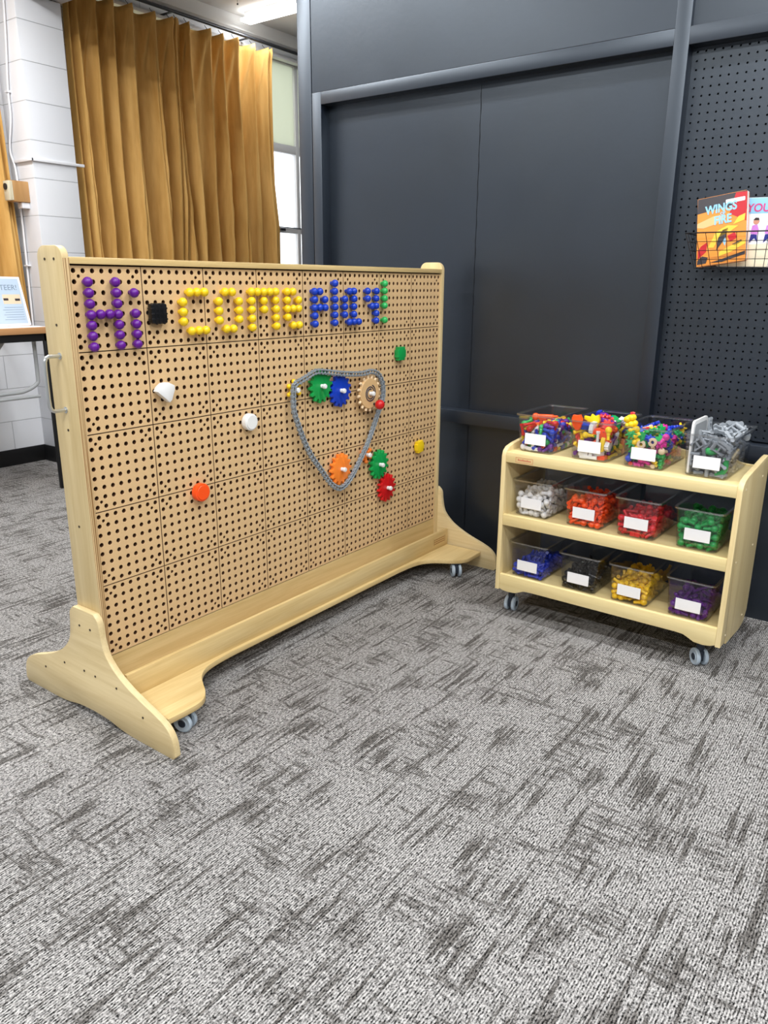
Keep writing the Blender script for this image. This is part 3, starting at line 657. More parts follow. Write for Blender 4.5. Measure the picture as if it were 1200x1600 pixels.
 'grey_links': (46, '''k-16,20,122,-89,-177,0 k46,43,118,-45,38,-28 k54,139,127,6,-170,-91 k-35,8,50,-122,-93,32 k13,104,110,38,-30,-158 k27,9,89,82,-151,1 k-31,7,96,-88,-40,-1 k-60,224,123,-29,86,-29 k-60,129,110,-99,-52,97 k43,14,105,-2,-33,-179 k-10,28,81,-92,25,-108 k34,17,40,30,-34,-180 k32,25,9,180,0,-11 k19,116,114,45,18,152 k0,16,48,-177,-45,-2 k56,24,74,95,-3,90 k60,77,112,95,-12,89 k1,26,16,90,0,-88 k-60,178,108,-84,-35,-94 k41,32,59,-148,7,73 k19,27,28,145,1,-87 k-32,32,21,0,-180,-34 k-28,116,111,40,-22,-97 k-30,34,9,180,0,-68 k-37,29,57,-137,5,0 k-7,48,113,-175,11,28 k13,31,86,-14,-75,-106 k38,43,46,0,-147,0 k41,186,116,-19,58,113 k-4,54,49,-72,-17,84 k43,159,111,84,-7,173 k27,76,104,-20,15,152 k42,139,114,-6,-173,-7 k36,45,32,1,-33,-180 k31,204,110,119,14,57 k-51,91,88,6,-37,-94 k-46,145,96,-51,82,-51 k1,72,31,-21,163,84 k11,92,16,0,21,-2 k35,86,20,-179,21,0 k-20,110,43,-6,31,87 k-35,39,84,-94,-2,-109 k-27,83,35,6,-170,87 k46,81,33,-6,1,-90 k-50,84,78,-6,143,-94 k-28,36,103,3,1,90 k38,89,47,-1,-6,-180 k18,64,56,-55,-69,-36 k59,214,101,85,1,-90 k-51,108,90,6,-143,86 k-32,79,101,101,-60,-99 k-37,38,48,3,-136,-88 k-17,50,83,-89,-2,-110 k-42,211,96,-178,-4,-64 k15,53,96,-28,20,150 k-14,69,9,0,0,-64 k-46,55,48,0,136,95 k50,69,91,-17,12,-91 k-36,86,21,11,175,0 k48,80,58,-174,-1,90 k-13,101,91,-55,-147,-67 k-34,108,18,-65,178,-3 k38,59,79,-166,15,11 k43,133,24,0,-56,-90 k27,229,25,-3,-92,-87 k-12,209,9,0,0,-128 k10,126,16,-90,0,-131 k-32,172,9,180,0,-13 k43,198,9,0,0,90 k-52,220,25,0,-85,180 k34,111,16,90,0,179 k-33,127,14,25,0,176 k28,167,16,90,0,149 k6,213,30,-100,2,94 k36,109,42,-89,0,0 k-35,143,20,154,1,-3 k35,196,21,0,-180,59 k-45,190,38,-27,58,-24 k-47,94,44,-5,169,-91 k42,174,35,-179,2,87 k-2,161,24,160,5,-31 k36,212,41,90,0,-11 k-1,214,56,72,2,90 k-38,113,56,24,6,178 k20,170,65,-148,33,-8 k-45,151,39,99,-25,-114 k16,195,51,30,-66,149 k-2,181,41,80,6,132 k1,104,53,54,23,94 k-38,121,66,156,-9,-8 k47,130,51,-3,-139,95 k-8,146,39,-17,-1,162 k22,209,69,112,5,-87 k-37,196,48,4,-118,2 k36,87,72,-179,2,9 k-57,147,84,-101,-61,99 k55,153,63,88,-28,-87 k-56,169,69,79,-61,99 k46,213,61,0,0,-88 k-24,180,65,81,-11,16 k31,96,85,2,1,46 k-40,80,66,-37,-5,-1 k21,140,58,-145,-23,46 k-16,150,53,9,-15,44 k33,213,81,-51,0,-91 k-23,158,94,-4,-47,-86 k9,129,88,-175,20,-58 k40,175,82,-115,12,21 k-21,149,66,17,2,-20 k49,214,81,129,0,-91 k-33,215,59,72,-13,151 k22,125,71,10,-19,74 k-14,144,78,-17,3,175 k-20,223,77,101,-30,-23 k38,154,91,9,3,25 k-39,203,83,1,4,171 k-6,111,88,61,8,-51 k41,129,100,179,9,-55 k4,195,93,146,6,63 k16,223,106,38,31,-179'''),
 'white': (46, '''p-26,205,78,84,-72,-14 p5,11,56,5,-13,-161 p-43,11,50,29,-62,-43 p-47,15,24,11,-15,-2 p23,12,29,83,-24,-98 p-12,12,11,-72,53,-65 p-54,176,81,51,-111,49 p48,20,89,-118,79,-71 p-17,14,29,90,-7,-107 p35,18,41,19,-41,57 p47,22,11,72,-53,3 p-26,19,57,52,12,-21 c16,14,11,-17,-90,87 p-53,206,73,81,-153,17 c-12,17,73,116,41,67 p46,19,61,98,28,42 p25,19,63,-25,-53,136 p-53,30,62,25,4,5 p-28,180,69,-25,-58,168 p-18,81,74,-86,-32,-90 p-52,78,72,129,50,51 c-37,153,75,55,14,162 c-37,98,78,-169,51,-9 c-33,63,71,6,110,79 p-8,22,54,4,-52,-114 c52,29,45,-83,-37,86 c-26,112,77,-104,-7,72 p17,41,65,-71,-21,116 p35,30,78,-80,-30,22 p50,41,32,-59,34,28 c16,51,79,29,-33,-142 p21,30,39,-148,43,-59 p4,134,75,84,53,55 p28,35,14,-111,52,90 p54,41,76,-11,38,83 p6,102,73,-81,80,27 p-2,36,42,76,-10,128 p-27,135,69,-68,45,-108 c-29,23,13,-15,0,-155 p-2,53,64,-43,-41,-74 p1,37,25,97,59,32 c-37,28,38,61,26,-134 p-23,75,58,100,3,-113 p41,85,78,75,7,-99 p-48,45,11,79,15,167 c-52,57,56,6,-40,-90 c-34,38,59,-104,5,-29 c22,71,74,-4,-169,-33 p-46,110,68,78,-17,-43 p0,210,70,-93,-38,89 p-54,137,70,94,-69,8 p-41,228,66,56,27,61 p42,60,76,-104,29,110 p45,45,56,38,68,80 p18,53,27,69,18,-113 p-39,209,60,-94,3,-119 p49,63,23,27,-54,-113 p44,68,60,72,52,101 c-28,56,55,91,-19,-104 p-16,44,11,72,53,2 c12,62,48,102,-31,-104 p-29,46,41,59,112,50 c-32,97,60,138,0,81 c-19,155,63,-124,-22,-33 c-12,75,11,180,0,50 p39,122,11,72,53,64 p-19,113,11,-78,-23,-83 p15,213,11,0,-79,-30 c-30,170,11,29,-90,58 p1,51,11,-79,18,16 p42,90,11,0,79,-50 c-48,72,11,-14,90,166 p8,173,11,0,-79,-161 p2,190,11,75,42,121 p40,181,12,120,-113,34 c-48,186,12,169,0,-2 p29,60,11,79,18,-132 p0,88,11,0,-79,-51 p-46,90,18,-30,-145,-80 c20,156,11,0,88,-54 p-30,136,11,-79,-18,-99 p48,205,16,-57,131,40 p-14,199,11,-79,-18,-31 p11,115,11,-79,18,-133 p-16,63,27,102,-8,-63 p32,169,22,-38,1,20 p-16,153,11,0,79,-9 p23,219,25,-61,-44,16 p-16,226,18,28,55,21 p-39,42,27,54,153,54 c23,85,11,0,0,106 p-50,116,32,79,-11,172 p49,142,21,164,5,-54 p-49,163,18,-16,-56,-80 p-11,203,31,-19,76,105 p-48,217,11,-79,19,-7 c48,103,21,76,50,-109 c-24,91,11,0,180,84 p7,141,20,153,-24,13 p4,127,33,32,153,-61 c26,194,22,161,-20,-20 p-31,203,12,76,18,170 p-43,66,30,52,27,-76 p26,132,23,55,62,-57 p-39,121,16,-113,-15,95 c2,226,37,90,-47,-6 p-7,172,25,-87,-17,125 c-26,68,41,-72,-19,-104 p31,58,38,42,10,-18 p-28,84,32,-180,-73,-9 c7,161,27,28,-103,26 p-21,136,31,-71,52,-72 p43,217,35,50,101,3 p-37,223,31,-72,72,-59 p11,103,31,-19,-118,98 p-12,104,32,-69,-56,5 c18,143,35,-120,-42,-27 p-38,149,23,-31,72,7 p21,211,41,-112,6,-148 p-27,193,27,128,74,65 p37,88,30,0,92,172 c-32,103,29,18,-174,23 c34,154,31,-117,6,0 p-17,153,41,-81,-54,-71 p8,163,45,73,-29,53 c-37,227,49,-108,6,89 p28,76,43,-67,-50,-99 p-15,88,47,-95,1,29 p45,126,34,96,16,30 c-50,145,38,-17,167,-2 p9,192,36,111,-152,-1 p-19,193,44,97,-100,43 p51,92,44,-64,-111,-12 p-43,109,46,66,17,140 c29,110,34,19,140,-71 c-50,134,52,-19,9,165 p-17,218,51,-67,132,23 p-30,168,41,-13,10,-125 c-6,59,45,99,-14,1 p-52,85,51,115,62,35 p42,172,45,-41,99,-26 p-21,140,54,91,19,71 c51,192,36,-25,103,66 p-51,169,42,26,54,-49 p0,100,44,56,-53,-154 p-16,117,54,39,29,-88 c50,158,24,-85,5,0 c3,127,55,-84,-38,51 p52,212,52,-76,8,172 p-43,190,46,178,-55,-32 p23,96,48,116,70,-27 p34,123,48,31,-110,-59 p-12,173,57,-68,64,-101 c2,207,47,62,-14,1 p-47,204,38,8,-44,-78 p43,97,61,104,70,-26 p38,143,50,-72,-45,50 p8,227,62,126,63,-46 c-5,95,60,-53,14,-60 p53,124,68,-143,10,12 c32,188,44,-120,-57,44 p12,78,59,93,26,-92 c49,157,53,-58,-28,43 p9,148,65,-110,-19,86 p17,198,57,82,79,-1 p22,168,62,63,-47,-88 p32,217,53,-79,-117,0 p0,186,66,-145,-38,58 p43,184,63,106,-22,93 p-45,173,62,-62,-114,23 c44,228,65,92,136,1 p19,107,61,-116,7,12 p28,129,65,-47,40,-102 c52,212,72,18,-13,-167 p38,152,71,-105,-29,-134'''),
 'yellow': (46, '''p-37,11,62,122,-4,101 p39,12,12,-58,68,-50 p-50,185,64,89,-8,14 p-38,92,68,-45,-24,-86 r40,9,52,-104,2,-92 p-12,66,66,-117,-121,-3 p-19,18,11,79,18,-59 r-38,9,34,32,-61,144 p8,189,62,-165,-47,-7 p-44,218,61,-41,-128,-36 p23,108,66,-50,-2,86 r18,16,30,28,-101,129 p12,19,58,73,1,-28 p-5,18,48,-67,-68,115 p-6,114,66,34,32,91 p-12,21,32,64,159,-8 p-14,180,62,-98,-10,7 p50,22,34,82,114,-16 r56,22,68,95,0,0 p-48,21,11,26,-78,74 p4,162,61,78,-11,179 p-49,21,49,97,-43,-11 p32,71,63,-54,49,-165 p13,28,19,61,24,116 p9,71,57,-89,-45,-45 p33,135,69,-110,-77,-63 p17,50,51,-40,-71,-152 r0,35,57,-148,62,49 r-41,182,49,-34,-48,-168 r-55,68,56,-40,-133,-44 p2,94,59,104,42,-78 r-23,31,61,114,-130,10 p33,24,42,-85,-38,-12 p47,54,61,-60,-42,-52 p-39,60,52,-64,-45,-103 p52,34,51,-72,-2,170 r18,24,42,104,141,9 p-52,101,51,168,-27,-32 p-11,223,48,156,4,-2 r37,28,15,-7,69,14 p-33,195,44,-38,149,-83 p45,54,11,-108,-127,3 p-27,136,58,84,43,-64 r-13,127,63,57,118,-78 p-50,33,34,55,139,-11 r-7,43,30,47,22,163 p-38,111,63,-33,2,24 p-25,88,55,55,44,-34 r-2,42,44,138,-21,33 p8,212,47,2,-120,109 p-28,36,44,-81,22,157 r-23,35,29,91,50,-16 p-26,214,53,66,23,14 p-45,45,23,11,71,126 p41,49,29,47,129,-85 p24,153,57,-93,139,9 p52,81,56,-23,25,57 p21,52,11,0,-79,-126 r-39,62,9,-90,-18,-37 p49,80,19,6,136,121 p-6,77,46,76,26,-48 p3,116,50,40,71,135 p-17,39,11,79,-18,-79 p37,89,34,-71,32,-101 r-54,215,46,-71,140,11 p15,66,41,-51,-136,58 p8,87,11,-79,18,31 p-39,87,11,0,79,-151 r42,144,9,-90,-129,28 r-32,161,9,-102,-90,59 p44,194,11,108,127,20 r-23,192,9,-90,-27,-17 p0,72,18,55,16,-148 r36,111,9,90,-54,-125 r-13,85,9,90,18,-8 p11,161,11,79,-18,112 p-25,120,11,72,-53,76 p-12,226,11,-79,-12,99 p-11,179,11,72,-53,11 r27,112,21,58,-8,105 p25,138,11,-72,-53,34 p-48,145,11,-72,53,4 p5,192,11,-41,-75,-47 p-48,197,12,79,-1,10 r22,81,19,133,-34,34 p-39,109,14,100,18,-116 p49,151,20,53,-23,7 p-10,139,13,91,18,104 r26,194,9,90,-126,15 p-37,215,14,-17,69,-77 p0,53,19,35,-45,115 r-31,109,29,88,68,-79 p-2,122,22,-25,-34,-33 p-40,168,24,78,-48,-96 r24,222,9,-90,-18,108 p-37,226,28,-37,-65,-151 p32,98,17,25,-121,-6 r-16,93,21,-64,-90,-64 p23,154,28,-103,-57,-63 r-37,144,25,-38,103,-16 r51,214,17,58,37,-18 p-45,199,31,78,-36,-149 p29,73,31,118,-38,32 p10,112,33,109,-4,-8 r17,123,22,-142,10,51 p-38,129,33,129,-1,55 p2,226,25,97,-2,79 p0,181,25,84,-12,37 r-30,54,24,-162,2,-64 r-37,67,21,146,80,-36 r38,125,20,67,152,44 p-51,119,44,-11,-3,-49 p22,202,24,59,37,147 r33,56,40,127,-47,-95 p-50,78,33,-44,55,-130 r53,134,37,115,5,0 r-10,147,27,96,-33,140 p40,172,25,68,34,62 r-21,208,28,-145,-35,-60 p-14,91,36,-76,48,-7 p29,141,40,73,43,83 p-46,161,43,-63,49,45 p42,221,26,-42,1,-47 p-20,177,29,56,5,43 p12,163,41,81,-16,-72 r-30,162,37,-84,34,12 p18,227,41,-100,-38,-95 p-6,197,38,-47,39,-156 p44,103,44,-51,-7,-104 p-33,84,34,-83,-177,4 p34,121,47,-60,113,-52 p-24,116,43,72,-67,129 p40,199,34,59,22,126 r21,177,46,-51,-59,-147 p24,94,47,-90,-13,19 p-11,139,43,93,-44,106 r21,186,35,-73,-26,-128 r44,153,53,28,-132,-74 p-22,154,50,95,35,123 p53,123,62,-32,52,-138 p31,203,52,-64,-68,-30 r43,165,58,172,-37,30 r15,134,55,-44,-46,161 p52,190,49,148,36,23 p53,226,60,-170,20,73'''),
 'mixed_pegs': (46, '''p45,11,76,-107,22,-84 p42,15,19,-51,15,-53 p1,11,57,-9,168,18 p-39,12,11,-79,-18,76 p-37,11,44,-19,-23,-119 p37,11,58,13,-63,-26 p-21,10,81,-148,48,29 p37,19,90,85,-49,-94 r-53,8,72,-166,0,-85 p29,16,43,48,133,32 p11,20,77,-45,6,20 r-32,16,92,-44,-69,-113 p46,31,101,-100,-51,-86 p-3,77,92,60,-37,146 p-4,21,12,127,109,20 p-10,25,74,-49,-51,-45 p-55,145,90,-38,-69,140 p-47,27,94,175,60,6 p10,26,28,5,-58,100 p14,21,11,72,-53,21 p-14,32,26,51,51,5 p53,30,64,37,-165,-5 p-29,28,15,-110,17,28 r28,24,27,-79,-13,-8 r53,30,35,-58,-5,-180 r-17,24,44,-86,166,4 p-28,24,33,-88,-19,27 c-44,90,87,60,160,-32 r-42,27,48,117,-69,-69 p-21,88,86,-78,-67,-54 c-50,29,28,82,-5,0 r-45,33,67,55,-25,158 p-34,29,82,29,-59,180 p-44,218,72,-114,-97,36 p33,37,14,103,-53,58 p-27,36,65,126,-74,-45 p-27,218,77,-59,-66,-36 p-11,32,57,-87,-26,-8 c47,53,11,-120,-90,23 p37,32,78,103,18,-108 p-52,71,86,-146,9,5 c3,32,43,-39,-14,-111 r-33,51,86,-37,-122,-109 c-7,227,85,55,9,86 p34,32,49,155,-26,73 p-51,47,39,33,-20,38 c-9,49,11,-90,0,-142 p48,46,58,12,-27,-68 p-46,179,73,44,68,-98 c-48,51,11,-180,88,1 p7,40,66,69,-177,22 p20,87,88,-84,-40,2 p-54,47,74,-34,-19,-36 p12,113,88,-86,12,-50 c47,44,87,-40,149,62 p-22,60,14,-104,17,113 r23,52,25,-90,18,-85 p-15,53,30,-93,25,-107 p-51,66,41,-141,-1,-25 p29,63,49,-62,13,-162 r36,78,9,90,-54,93 p-9,89,11,0,-79,-79 c-1,162,11,-15,90,-141 r-3,145,9,-90,-54,55 p44,193,11,0,79,-74 r-27,218,9,-81,-90,48 c49,112,11,0,-175,0 p-48,77,12,76,-38,19 p31,121,11,72,-53,8 p-42,155,11,0,-79,-48 p24,224,12,77,32,-102 p-14,226,15,-109,31,-111 p14,58,11,0,79,157 c8,100,11,-94,90,0 p39,150,11,79,-15,79 p2,117,11,-79,-18,-78 p2,199,11,-108,127,-30 c-27,166,11,0,0,119 r51,82,21,-38,-94,128 p-39,112,14,107,53,-81 c48,130,11,-90,0,-89 c-48,134,11,-180,0,0 p-36,227,46,-34,-7,96 r-37,191,9,-90,54,-15 c28,66,18,-42,-27,157 p-32,85,16,-67,-179,-5 r33,137,24,-158,53,25 p-18,137,15,57,-121,42 p49,221,23,-28,-17,-16 p-46,217,20,142,-22,-35 p31,122,29,73,31,-92 p-1,154,28,-9,76,166 r-52,139,27,-79,66,10 p21,196,18,128,-2,32 p-17,186,12,-77,30,20 p51,117,38,109,-26,-21 c7,80,18,92,42,-16 c49,169,22,150,-2,3 c-29,168,28,1,2,-130 p22,172,12,-65,63,-79 p0,181,24,-19,-96,-145 r26,98,19,-56,-4,59 r-37,103,26,-91,-54,-90 c30,153,26,-110,8,87 p-35,134,26,88,-56,19 c49,203,25,86,-21,-93 p-7,211,29,83,-129,-2 p38,86,28,79,19,-7 c-50,88,26,106,70,-75 p12,137,28,-44,-121,61 p-18,137,33,49,72,-4 p31,216,32,160,-19,-34 p-49,182,21,-49,11,-161 p51,69,44,21,-50,54 p-6,79,31,66,-29,-7 p-4,171,39,-53,19,81 r-23,114,33,32,42,-126 p9,220,37,-116,23,-51 p-25,213,30,144,48,5 c-35,54,44,70,79,23 p10,61,36,-38,-117,-74 p-1,109,34,-83,-29,-44 p2,151,49,53,-43,-156 p-42,129,43,-100,-12,109 p45,179,35,-71,146,-13 c-50,199,28,-97,50,86 r37,50,38,-88,-67,92 r9,48,53,-140,111,11 c19,89,32,43,-41,34 p-27,84,37,-91,9,165 c50,151,31,2,-4,-180 p-42,167,45,-79,-35,80 p7,189,43,-119,11,-16 p-42,185,44,93,34,-113 p52,86,52,-131,-12,29 p0,87,46,-88,63,63 p10,126,50,105,-13,134 p-16,118,51,84,161,-10 p51,215,47,68,163,-21 c-53,159,62,-22,110,-112 c-51,107,40,-75,180,-1 p44,150,49,12,67,-16 p-42,149,43,-68,-73,87 p27,179,31,118,124,-7 c-21,189,32,14,114,-44 c28,104,38,-40,-41,34 c-52,90,43,5,-164,89 r23,148,44,-57,-48,-159 r0,106,64,102,-68,-44 p29,197,44,58,57,9 p-28,208,46,76,-148,-15 p38,115,51,56,6,4 p-21,63,53,-56,42,61 c19,166,54,75,3,28 p-4,131,63,90,13,163 p15,217,54,-66,-74,-19 r-13,205,49,-86,-41,-15 p3,70,53,76,24,62 p-38,57,68,52,22,157 p36,79,55,-30,27,-122 c-53,75,55,-134,-5,0 p31,125,65,-42,-38,85 c-16,150,51,42,64,148 c52,182,52,-87,-175,0 p-52,210,53,14,167,19 p14,105,49,-41,-11,-55 p-27,92,54,7,108,148 p53,118,66,47,23,-31 p-32,142,64,46,-132,-35 p54,172,73,38,-59,38 p-30,171,58,-90,-43,-116 r12,87,59,71,26,-72 p-4,69,74,169,64,11 r30,155,58,105,55,-50 p-35,120,60,108,46,-47 c37,227,60,65,77,-115 p-6,179,61,-77,167,-2 p19,54,70,-57,24,34 p23,92,70,-90,106,-34 p-54,97,69,-10,164,-2 r12,151,68,86,9,17 p-53,136,73,108,65,19 c35,173,53,82,73,-74 p3,227,70,-6,57,-15 p46,74,79,-78,-78,-69 p6,96,75,74,-32,-24 r-21,96,69,81,16,-4 p-12,120,78,-67,47,-155 p21,191,63,99,129,-38 c-53,195,60,-110,-9,1 r43,89,70,-118,-15,-46 c-39,83,67,-13,58,15 p44,140,70,78,-8,78 c-35,105,73,46,35,-127 c54,213,64,-12,-5,-180 r-30,213,60,89,3,157 p46,101,85,14,82,-15 c6,130,78,120,31,16 p-30,122,81,-113,-20,24 c39,190,69,34,23,-104 p41,129,84,-102,-86,70 r11,207,68,-106,73,-85 r42,56,80,101,6,112 r33,163,74,-29,-63,159 c-49,111,81,-46,-36,52 p32,211,81,121,46,80 c-14,214,64,-68,6,-111 c21,155,79,90,29,24 p-34,164,75,92,153,-21 p13,200,82,-94,33,-124 r-20,160,79,-70,-155,-22 p44,67,95,89,-33,43 c-16,191,74,-1,-56,152 p-3,165,80,-16,-74,-88 p54,195,83,49,-67,27'''),
 'blue': (43, '''p-11,11,37,-12,3,56 r-37,9,20,-142,-89,-38 r39,9,40,56,-68,-57 r23,10,9,90,18,-90 p-29,78,42,35,41,-177 r12,98,45,68,17,-179 p10,19,48,-48,-158,20 p27,19,25,91,25,45 p4,21,24,-80,12,-153 p-50,23,32,65,-1,10 r-25,22,40,-60,-49,-57 p40,62,43,-73,-17,-66 r50,25,9,90,-126,0 p6,46,42,-106,-42,-102 p-38,41,36,111,17,86 p-33,188,37,-30,82,49 r-53,68,35,123,26,19 r-28,131,40,-114,59,-74 r1,24,9,90,18,-37 r38,29,30,-42,128,-78 p-28,154,35,9,106,-113 p5,64,39,101,-61,80 p-51,142,38,114,27,25 r-11,80,33,-4,-152,107 p-23,23,11,0,-79,-144 p-13,114,36,37,47,-162 r53,36,37,104,-66,-13 r41,34,18,142,58,9 r27,45,29,2,-117,-3 r-17,29,30,-62,53,-40 p-50,167,30,71,177,12 r-52,85,30,23,128,-59 r1,76,31,-44,-5,-1 p-41,224,30,38,-112,-19 p-40,29,14,70,-128,-38 r38,101,38,-130,-73,-67 r-6,95,31,32,-173,-15 r26,35,14,-41,-112,94 p-10,154,30,-38,10,-94 r-38,76,30,-18,-107,-78 p-22,90,30,-17,-46,-65 p4,137,31,64,19,-50 r-2,167,46,125,-136,-4 p-49,203,19,2,-53,97 r11,90,29,68,-164,16 p-20,54,27,-66,-56,-122 r-14,205,34,86,-39,6 p-39,50,11,-79,-19,106 p-7,48,11,-72,53,-57 r27,117,40,0,74,-13 r32,54,9,90,-18,102 r-30,94,9,90,18,-132 p-41,106,25,-69,-28,53 r-36,65,14,-45,-105,48 r32,103,9,90,54,102 p14,128,11,-101,-162,1 r-29,130,9,87,90,-17 p4,201,11,0,-79,-21 r-36,192,9,90,26,-84 p35,70,11,0,79,-174 p-15,107,15,-110,17,-122 p48,137,12,103,148,-3 p-48,132,11,79,-17,14 r51,186,14,74,6,177 p-40,170,11,72,-53,-110 r4,88,15,59,-130,9 p-40,84,11,15,-79,-49 r31,163,9,90,-50,-25 p-6,136,11,0,-79,-68 p37,219,11,-72,-53,34 p-35,226,13,-45,68,-57 p49,94,20,59,120,-40 p-3,162,15,57,49,40 p-2,181,11,79,18,89 r23,180,14,116,51,0 r-13,217,9,-90,18,129 p25,91,20,-54,-18,-60 r30,130,13,38,74,116 p-13,124,22,-79,47,68 r22,211,9,90,-18,57 p40,62,25,-98,-51,-70 r36,155,22,-88,-8,-108 p28,208,24,-68,56,-83 r-27,197,22,88,28,-36 p29,115,25,-85,-40,-93 r-37,138,20,48,41,-31 r27,189,32,124,3,73 p3,224,26,-68,-39,-92 p41,169,31,50,148,68 p9,173,30,93,19,103 p-20,179,23,80,69,-34 p36,78,33,101,-73,-91 r38,223,28,-50,39,136 p1,198,30,-71,-33,-33 p44,131,33,112,11,-138 r52,199,31,81,170,-2 r29,156,34,-95,44,78 p42,212,44,-73,-28,1 r20,141,36,44,-156,41 p38,181,44,73,1,-102'''),
 'black': (46, '''p-16,11,32,113,28,113 p39,12,11,-2,-79,-167 p22,11,37,-100,-4,80 p-38,12,11,-72,53,93 p-11,161,52,-51,23,-56 p-22,19,48,99,13,-106 p2,97,54,-88,35,58 p-52,83,49,-22,46,52 p37,24,43,-93,40,54 c-50,11,31,-159,84,21 p-26,68,43,41,44,35 r45,24,30,102,3,-23 r39,44,48,-37,109,-32 r-27,194,52,120,54,75 p6,19,19,15,-136,65 p-51,35,47,98,-21,9 c-50,165,48,-127,11,-12 r37,26,19,-85,18,119 c-1,26,41,53,176,-33 p-26,109,45,98,7,121 c-13,22,11,61,-90,0 p-51,137,44,52,64,-26 r-39,89,40,45,-46,134 r-26,24,24,69,76,-47 r-35,138,43,100,-21,2 c-10,92,36,25,-15,-131 p-37,179,39,-71,25,15 c32,65,43,-38,178,7 r-10,155,36,-71,-34,-68 c4,131,38,33,169,12 r-18,72,31,-123,15,80 c8,147,31,-14,-53,111 p-3,56,32,56,-48,10 r16,42,34,35,113,-33 r21,159,39,-37,11,112 p17,107,37,59,-53,21 r-54,197,43,-69,-151,-12 r37,84,44,-98,36,86 c-48,55,37,47,-50,-142 r-8,119,32,68,15,25 r32,30,9,90,54,124 r14,83,31,-57,-8,151 r36,40,20,99,-17,-71 p37,53,31,-39,-63,84 p-40,34,31,-51,33,-31 c51,65,41,102,34,94 c-16,33,40,6,-160,57 p-41,227,31,-74,-36,91 r33,51,16,-125,-49,-51 r14,46,9,90,126,-22 c-34,58,11,90,0,-92 p-50,105,32,40,-3,174 p-25,203,40,-101,82,48 r-6,210,36,-48,-10,-54 r-1,189,40,-104,-26,-18 c-50,179,23,-113,84,-23 p-11,185,28,-77,26,143 r-50,45,9,90,-67,0 c46,102,11,76,90,-28 c-18,58,11,92,90,0 p4,111,11,78,24,-102 r-34,121,9,90,86,61 c32,226,11,180,0,0 p-22,178,11,79,18,-72 r-35,43,16,-114,17,-99 r0,140,16,-65,-18,-169 r-33,73,9,179,90,0 c30,159,11,-109,90,0 r-36,157,9,90,18,-111 r18,171,9,90,18,-71 p5,226,11,-72,53,-87 c-4,39,15,168,45,-22 p0,65,11,0,79,-82 p-33,94,11,0,79,26 r19,122,9,90,54,75 c13,152,11,-180,0,-63 p39,209,11,71,55,67 p-48,212,11,-72,-53,-25 c48,70,11,84,-90,96 c-46,110,15,11,-131,61 r51,164,9,-90,5,0 c-47,144,11,90,0,82 p33,192,11,0,79,176 c-28,226,11,90,0,-179 r7,95,9,90,-54,95 c-30,122,25,3,15,-120 p39,135,11,12,-79,-63 c-12,129,11,120,-90,0 c8,206,11,0,-180,-7 r-40,191,9,102,-90,-35 r5,100,25,-105,-132,6 r-19,142,18,122,-12,-79 p48,160,23,-80,-30,3 c-49,162,23,-32,90,-122 p14,220,32,-54,-52,-79 c18,78,11,-90,0,-44 p-32,58,28,72,-53,83 c9,183,16,-54,-162,41 r-5,170,22,-138,2,118 p50,226,33,19,-174,-37 c-8,219,22,94,41,-125 c16,62,26,44,-61,-134 p18,171,25,-84,-33,-52 c-23,162,25,126,31,-13 c45,190,25,-61,111,-1 r36,115,24,53,-111,-59 r-39,93,25,-103,0,152 c18,133,19,22,30,114 c-50,127,25,-84,20,-88 p51,164,44,-34,-62,119 r-21,210,17,-31,61,134 c33,87,18,86,128,-49 c-12,83,22,58,-61,109 c33,210,28,-17,166,-44 p-23,194,19,47,-34,-59 c50,99,28,87,1,-90 c48,129,26,109,-13,89 p40,78,30,-106,-56,-66 r-24,95,29,-79,-134,-46 c-37,145,28,-97,0,123 c36,227,45,144,-2,-90 p36,144,34,-95,8,95 p37,177,45,97,38,-48 r37,110,39,34,-153,-13 c35,126,38,64,18,3 r13,187,35,-43,43,-144 c-50,198,24,72,7,179 c51,98,44,-166,-87,-14 p43,200,43,71,69,111 r30,207,46,33,40,78'''),
}
# ================================================================ THE SETTING
def struct(name, mb, m, parent=None):
    o = mb.build(name, m, parent)
    if parent is None:
        o['kind'] = 'structure'
    return o


struct('floor', MB().box((-5, -5, -0.05), (7, 3.25, 0)), 'carpet')
struct('ceiling', MB().box((-5, -5, 3.03), (7, 3.25, 3.12)), 'ceiling_paint')

# back wall with a window opening
WY = 3.083
wb = MB()
wb.box((-5, WY, 0), (2.15, WY + 0.17, 3.03))
wb.box((5.2, WY, 0), (7, WY + 0.17, 3.03))
wb.box((2.15, WY, 0), (5.2, WY + 0.17, 0.95))
wb.box((2.15, WY, 2.86), (5.2, WY + 0.17, 3.03))
struct('wall_back', wb, 'white_block')
struct('wall_pillar', MB().box((1.624, 2.836, 0), (1.908, WY, 2.675), 0.004), 'pillar_block')
struct('baseboard_back', MB().box((-5, WY - 0.008, 0), (1.624, WY, 0.104), 0.002), 'base_black')
struct('baseboard_pillar', MB().box((1.616, 2.828, 0), (1.624, WY - 0.008, 0.104)).box((1.616, 2.828, 0), (1.916, 2.836, 0.104)), 'base_black')
struct('trim_1', MB().box((1.60, -5, 2.68), (1.93, WY, 3.03), 0.004), 'beam_paint')

